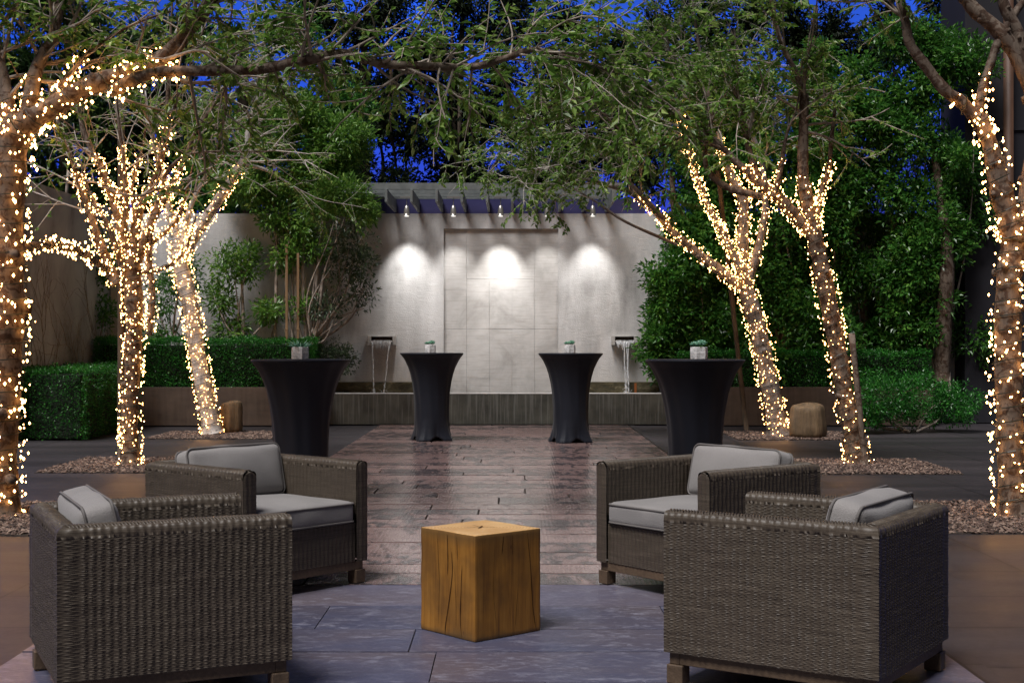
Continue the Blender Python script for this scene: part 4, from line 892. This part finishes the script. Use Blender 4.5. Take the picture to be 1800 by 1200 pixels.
# armchair: local +x is the way it faces, origin on the floor under its middle
CW, CD, CT, ZH, ZB = .80, .80, .075, .628, .116
ROW, COLP, AMP = .0062, .0275, .0030
def weave(u, v, amp=AMP):
    """height of the wicker: strands over and under stakes, rows alternate"""
    v = v + .0009 * np.sin(u * 41) + .0006 * np.sin(u * 97 + v * 30); u = u + .0009 * np.sin(v * 17) + .0006 * np.sin(v * 61 + u * 9)
    row = np.floor(v / ROW); fv = v / ROW - row
    amp = amp * (1 + .25 * np.sin(row * 12.9898 + np.floor(u / COLP) * 78.233))
    s = .5 + .5 * np.cos(2 * PI * u / COLP + PI * (row % 2) * .3)
    return amp * (s * .95 + .05) * np.sin(PI * fv) ** .7 + amp * .18 * np.cos(2 * PI * u / COLP)
def chair_shell():
    mb = MB(); g = np.random.default_rng(1)
    # centre line of the U: right arm front -> back -> left arm front
    hx, hy, t = CD / 2, CW / 2, CT / 2
    C = [(hx, -hy + t), (-hx + t, -hy + t), (-hx + t, hy - t), (hx, hy - t)]
    du = .0042
    # profile: outer up, rounded top, inner down
    zt = ZH - t; prof = []
    dv = ROW / 4
    for z in np.arange(ZB, zt, dv): prof.append((t, z, 1, 0, z - ZB))
    na = 26
    for k in range(na + 1):
        a = PI * k / na; ca, sa = math.cos(a), math.sin(a)
        # squared-off round top
        e_ = .55; o_ = t * math.copysign(abs(ca) ** e_, ca); z = zt + t * abs(sa) ** e_
        prof.append((o_, z, ca, sa, (zt - ZB) + a * t * 1.35))
    for z in np.arange(zt, .36, -dv): prof.append((-t, z, -1, 0, (zt - ZB) + PI * t * 1.35 + (zt - z)))
    prof = np.array(prof)
    u0 = 0
    for i in range(3):
        a, b_ = np.array(C[i]), np.array(C[i + 1]); L = np.linalg.norm(b_ - a); n = int(L / du); tt = np.linspace(0, 1, n + 1)
        P = a + (b_ - a) * tt[:, None]; d_ = (b_ - a) / L; N = np.array([-d_[1], d_[0]])     # outward
        M0 = np.tile(N, (n + 1, 1)).astype(float)
        # mitre towards neighbours within a short distance so the corners close
        for end, nb in ((0, i - 1), (1, i + 1)):
            if 0 <= nb < 3:
                a2, b2 = np.array(C[nb]), np.array(C[nb + 1]); d2_ = (b2 - a2) / np.linalg.norm(b2 - a2); N2 = np.array([-d2_[1], d2_[0]])
                dist = (tt if end == 0 else 1 - tt) * L; wgt = np.clip(1 - dist / (CT * .5), 0, 1)[:, None]
                M0 += N2 * wgt
        wv_ = weave(u0 + tt[:, None] * L, prof[None, :, 4])
        if True:
            o_ = prof[None, :, 0] + wv_ * prof[None, :, 2]; z = prof[None, :, 1] + wv_ * prof[None, :, 3]
            G = np.zeros((n + 1, len(prof), 3)); G[..., :2] = P[:, None] + M0[:, None] * o_[..., None]; G[..., 2] = z
            G += g.normal(0, .00035, G.shape) * 1.0
            mb.grid(G)
        u0 += L
    # arm fronts
    for sgn in (-1, 1):
        yc = sgn * (hy - t); nz = int((ZH - ZB) / dv); zz = np.linspace(ZB, ZH, nz); m_ = 14
        yy = np.linspace(-1, 1, m_); G = np.zeros((nz, m_, 3))
        half = np.where(zz < zt, t, t * np.clip(1 - np.clip((zz - zt) / t, 0, 1) ** (1 / .55 * 1.0), 0, 1) ** .55)
        Y = yc + yy[None] * half[:, None]; G[..., 0] = hx + weave(Y, zz[:, None] - ZB) + .004 * (1 - yy[None] ** 2); G[..., 1] = Y; G[..., 2] = zz[:, None]
        if sgn: mb.grid(G)
    # front apron below the seat
    w2 = CW - 2 * CT; n = int(w2 / du); yy = np.linspace(-w2 / 2, w2 / 2, n); zz = np.arange(ZB, .315, dv)
    G = np.zeros((n, len(zz), 3)); G[..., 0] = hx - .012 + weave(yy[:, None], zz[None] - ZB); G[..., 1] = yy[:, None]; G[..., 2] = zz[None]
    mb.grid(G)
    mb.box(-hx + CT - .002, hx - .014, -w2 / 2 - .002, w2 / 2 + .002, .27, .312)
    # woven border rope on the top edge, outer side
    return mb
shell_mesh = None
def make_chair():
    t = empty('armchair', (0, 0, 0))
    chair_shell().build('wicker_body', M['wicker'], t, True)
    # braid along the top edge
    b = MB(); hx, hy, tt = CD / 2, CW / 2, CT / 2; r_ = tt * .78
    path = [(hx - .01, -hy + tt), (-hx + tt, -hy + tt), (-hx + tt, hy - tt), (hx - .01, hy - tt)]
    P = []
    for i in range(3):
        a, c_ = np.array(path[i]), np.array(path[i + 1]); m_ = int(np.linalg.norm(c_ - a) / .004)
        for k in range(m_): P.append(a + (c_ - a) * k / m_)
    P = np.array(P + [np.array(path[3])]); s = np.arange(len(P)) * .004
    T = np.gradient(P, axis=0); T /= np.linalg.norm(T, axis=1, keepdims=True); N = np.stack([T[:, 1], -T[:, 0]], 1)
    for k in range(5):
        ph = s / .058 * 2 * PI + k * 2 * PI / 5; off = r_ * .95 * np.sin(ph); z = ZH - .004 + .0085 * np.cos(ph) - .010 * (np.abs(off) / r_) ** 3
        b.tube(np.stack([P[:, 0] + N[:, 0] * off, P[:, 1] + N[:, 1] * off, z], 1), .0046, 5)
    b.build('braided_edge', M['wicker'], t, True)
    # teak base
    for (x0, x1, y0, y1) in ((-.385, -.345, -.385, .385), (.345, .385, -.385, .385), (-.345, .345, -.385, -.345), (-.345, .345, .345, .385)):
        b = MB(); b.box(x0, x1, y0, y1, .072, .1155); bevel(b.build('rail', M['teak'], t), .003)
    for sx in (-1, 1):
        for sy in (-1, 1):
            b = MB(); cx, cy = sx * .3615, sy * .3615; b.box(cx - .032, cx + .032, cy - .032, cy + .032, .002, .0715); bevel(b.build('leg', M['teak'], t), .004)
    # seat cushion
    seat = MB(); sx, sy, sz = .665, .635, .115; zc = .313 + sz / 2
    def TS(P): return P + np.array([.038 + .03, 0, zc])
    rbox(seat, sx, sy, sz, .028, (.006, .008, .018), 22, TS, .0022, 2)
    so_ = seat.build('seat_cushion', M['canvas'], t, True)
    p = MB(); piping_loop(p, sx + .002, sy + .002, sz / 2 - .012, .03, TS); piping_loop(p, sx + .002, sy + .002, -sz / 2 + .012, .03, TS); p.build('piping', M['piping'], so_, True)
    # back cushion leaning on the back
    bc = MB(); bh, bw, bt = .27, .60, .13; tilt = R(13)
    def TB(P):
        x = P[..., 2] ; y_ = P[..., 0]; z = P[..., 1]            # build flat, stand it up
        X = x * math.cos(tilt) - z * math.sin(tilt); Z = x * math.sin(tilt) + z * math.cos(tilt)
        return np.stack([X - .225, y_ + .01, Z + .415 + bh / 2 + .006], -1)
    rbox(bc, bw, bh, bt, .034, (.008, .012, .032), 16, TB, .003, 5)
    bo = bc.build('back_cushion', M['canvas'], t, True)
    p = MB(); piping_loop(p, bw + .002, bh + .002, bt / 2 - .016, .034, TB); piping_loop(p, bw + .002, bh + .002, -bt / 2 + .016, .034, TB); p.build('piping', M['piping'], bo, True)
    return t
proto = make_chair()
chairs = [(-1.317, 5.117, 25.3, 'wicker armchair in the left foreground, seen from its side and turned toward the timber block'),
          (1.11, 5.167, 146.5, 'wicker armchair in the right foreground, seen from its side and turned toward the timber block'),
          (-1.317, 7.14, -41, 'wicker armchair at the far left of the seating group, its seat cushion facing the camera'),
          (1.0, 7.08, 218, 'wicker armchair at the far right of the seating group, its seat cushion facing the camera')]
for i, (x, y, a, lb) in enumerate(chairs):
    o = proto if i == 0 else copy_tree(proto)
    o.location = (x, y, .001); o.rotation_euler = (0, 0, R(a)); tag(o, lb, 'armchair', 'wicker armchairs round the timber block')

# timber block with drying cracks
def block():
    n0 = np.array([-.1528, .0023617 * F]); l0 = np.array([-.408, .002474 * F]); r0 = np.array([.1194, .00246 * F])
    ex = (r0 - n0); ex /= np.linalg.norm(ex); S = .37; ey = np.array([-ex[1], ex[0]])
    c = n0 + (ex + ey) * S / 2
    t = empty('timber_block', (c[0], c[1], .001), math.atan2(ex[1], ex[0]), 'solid honey coloured timber block table with drying cracks in the middle of the seating', 'side table')
    H = .443; h = S / 2; bm_ = MB(); N = 24
    # faces as fine grids so the edges and faces are not perfectly flat
    g = np.random.default_rng(8)
    def wobble(P):
        e_ = .0015 * np.sin(P[..., 2:3] * 15 + P[..., 0:1] * 9) ; return P + np.concatenate([e_, e_ * .7, e_ * 0], -1)
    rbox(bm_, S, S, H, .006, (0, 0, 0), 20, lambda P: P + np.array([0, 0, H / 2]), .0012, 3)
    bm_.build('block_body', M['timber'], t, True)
    # cracks: thin slivers let into the faces
    def crack(pts, wdt, face):
        cb_ = MB(); P = np.array(pts, float); q = smooth_path([(p[0], p[1], 0, 1) for p in P], 5)[:, :2]
        k = np.linspace(0, 1, len(q)); wv_ = wdt * np.sin(PI * np.clip(k * .96 + .02, 0, 1)) ** .5 * (1 + .2 * np.sin(k * 17))
        T = np.gradient(q, axis=0); T /= np.linalg.norm(T, axis=1, keepdims=True); Nn = np.stack([-T[:, 1], T[:, 0]], 1)
        A, B = q + Nn * wv_[:, None] / 2, q - Nn * wv_[:, None] / 2
        def to3(Q, dep):
            if face == 'left': return np.stack([np.full(len(Q), -h - dep), Q[:, 0], Q[:, 1]], 1)
            if face == 'right': return np.stack([Q[:, 0], np.full(len(Q), -h - dep), Q[:, 1]], 1)
            return np.stack([Q[:, 0], Q[:, 1], np.full(len(Q), H + dep)], 1)
        G = np.stack([to3(A, .0018), to3(B, .0018)], 0); cb_.grid(G)
        cb_.build('crack', M['crack'], t)
    # left face runs from its left edge (u=+h) to the near corner (u=-h)
    for pts, wd in (([(.00, .43), (-.005, .33), (-.003, .26)], .005), ([(-.03, .36), (-.035, .27), (-.012, .14), (.01, .05), (.015, .004)], .0055), ([(-.10, .31), (-.092, .18), (-.088, .09), (-.098, .004)], .0045),
                    ([(.07, .43), (.06, .33), (.055, .2), (.06, .03)], .002), ([(-.065, .43), (-.07, .33)], .002), ([(-.05, .3), (-.06, .15), (-.06, .04)], .0016)):
        crack(pts, wd, 'left')
    for pts, wd in (([(.105, .43), (.125, .26), (.135, .12), (.155, .004)], .004), ([(-.03, .43), (-.04, .35)], .004), ([(.02, .43), (.02, .34)], .002), ([(-.08, .4), (-.085, .2), (-.07, .05)], .0014), ([(.05, .2), (.035, .03)], .0016)):
        crack(pts, wd, 'right')
    for pts, wd in (([(-.03, -.02), (0, 0), (.03, .025)], .011), ([(0, 0), (-.07, .03)], .004), ([(0, 0), (.05, -.05)], .004), ([(0, 0), (.02, .08)], .003)):
        crack(pts, wd, 'top')
block()

# cocktail tables in stretch covers
def cocktail(px, d, label):
    x = (px - 900) / F * d
    t = empty('cocktail_table', (x, d, .001), R(20), label, 'table', 'tall tables in black stretch covers')
    zs = [0, .012, .03, .06, .10, .16, .28, .45, .60, .73, .84, .92, 1.0, 1.04, 1.07, 1.085]
    rs = [.262, .266, .262, .250, .238, .226, .215, .218, .228, .247, .272, .298, .336, .360, .385, .397]
    z = np.linspace(0, 1, 60) ** 1.0; Z = np.interp(z, np.linspace(0, 1, len(zs)), zs); Rr = np.interp(Z, zs, rs)
    n = 97; a = np.linspace(0, 2 * PI, n); G = np.zeros((len(Z), n, 3)); g = np.random.default_rng(int(px))
    lob = np.cos(4 * (a - PI / 4))
    for i, zz in enumerate(Z):
        k = max(0, 1 - zz / .30); ft = k ** 1.5
        fold = .005 * ft * np.sin(23 * a + 3 * np.sin(5 * a)) + .0015 * np.sin(9 * a + px) + .004 * (1 - zz) * np.abs(np.sin(2 * a - PI / 2)) ** 3 + .0022 * min(1, zz * 2) * np.sin(13 * a + zz * 4)
        rad = Rr[i] * (1 + .17 * ft * (lob - .35)) + fold * 1.6
        lift = .052 * max(0, 1 - zz / .12) * np.clip(-lob, 0, 1)
        G[i, :, 0] = rad * np.cos(a); G[i, :, 1] = rad * np.sin(a); G[i, :, 2] = zz + lift
    b = MB(); b.grid(G); b.build('stretch_cover', M['spandex'], t, True)
    b = MB(); pr = [(.397, 1.086), (.401, 1.092), (.401, 1.100), (.396, 1.104), (.2, 1.1045), (.0001, 1.1045)]
    G = np.array([[(r_ * math.cos(q), r_ * math.sin(q), zz) for q in a] for (r_, zz) in pr]); b.grid(G); b.build('table_top', M['spandex'], t, True)
    b = MB()
    for k in range(4):
        q = PI / 4 + k * PI / 2; b.tube([(.0, 0, .02), (.24 * math.cos(q), .24 * math.sin(q), .012)], [.02, .016], 8)
    b.cyl((0, 0, .01), (0, 0, 1.08), .03, n=12); b.build('pedestal', M['lamp_metal'], t)
    return x
def planter_pot(x, y, label, kind, seed, dark=False):
    t = empty('potted_succulent', (x, y, .001 + 1.1052), R(seed * 17 % 60), label, 'plant', 'succulents in concrete pots on the tall tables')
    b = MB(); n = 6; g = np.random.default_rng(seed); rows = [(0, .064), (.004, .070), (.05, .073), (.096, .070), (.10, .066), (.10, .056), (.075, .052), (.07, .0001)]
    if kind == 'square': n = 4
    m_ = n * 6; G = np.zeros((len(rows), m_ + 1, 3))
    for i, (zz, r_) in enumerate(rows):
        for k in range(m_ + 1):
            q = 2 * PI * k / m_; loc = (q % (2 * PI / n)) - PI / n; f = math.cos(PI / n) / math.cos(loc); f = .25 + .75 * f if n == 4 else f
            G[i, k] = (r_ * f * math.cos(q), r_ * f * math.sin(q), zz)
    b.grid(G); b.build('pot', M['pot'], t)
    b = MB(); P, D = [], []
    if kind == 'spiky':
        for k in range(46):
            a = g.uniform(0, 2 * PI); el_ = g.uniform(.3, 1.3); L = g.uniform(.06, .10); dv = np.array([math.cos(a) * math.cos(el_), math.sin(a) * math.cos(el_), math.sin(el_)])
            p0 = np.array([math.cos(a) * .025, math.sin(a) * .025, .085]); p2 = p0 + dv * L + np.array([0, 0, -.008])
            b.tube([p0, p0 + dv * L * .5 + [0, 0, .005], p2], [.0055, .0048, .001], 5)
    else:
        for cx, cy in ((.02, .01), (-.025, .0), (0, -.025), (.0, .028)):
            for ring in range(3):
                for k in range(7):
                    a = 2 * PI * (k + ring * .5) / 7; el_ = .25 + ring * .45; L = .046 - ring * .007; dv = np.array([math.cos(a) * math.cos(el_), math.sin(a) * math.cos(el_), math.sin(el_)])
                    p0 = np.array([cx * 1.3, cy * 1.3, .112 + .012 * (cx > 0)]) + dv * .004
                    b.tube([p0, p0 + dv * L * .6, p0 + dv * L], [.004, .011, .0015], 5)
    b.build('succulent', M['succulent'], t, True)
xa = cocktail(529, 11.2, 'tall round table in a black stretch cover, nearest on the left')
xb = cocktail(759, 17.5, 'tall round table in a black stretch cover, farther back on the left')
xc = cocktail(1003, 17.2, 'tall round table in a black stretch cover, farther back on the right')
xd = cocktail(1222, 11.2, 'tall round table in a black stretch cover, nearest on the right')
planter_pot(xa + .005, 11.12, 'spiky green succulent in a pale concrete pot on the nearest left table', 'spiky', 3)
planter_pot(xb - .015, 17.45, 'small succulent in a half shaded grey pot on the farther left table', 'rosette', 5)
planter_pot(xc - .01, 17.15, 'small succulent in a light pot on the farther right table', 'rosette', 8)
planter_pot(xd + .02, 11.12, 'low rosette succulent in a pale concrete pot on the nearest right table', 'rosette', 11)
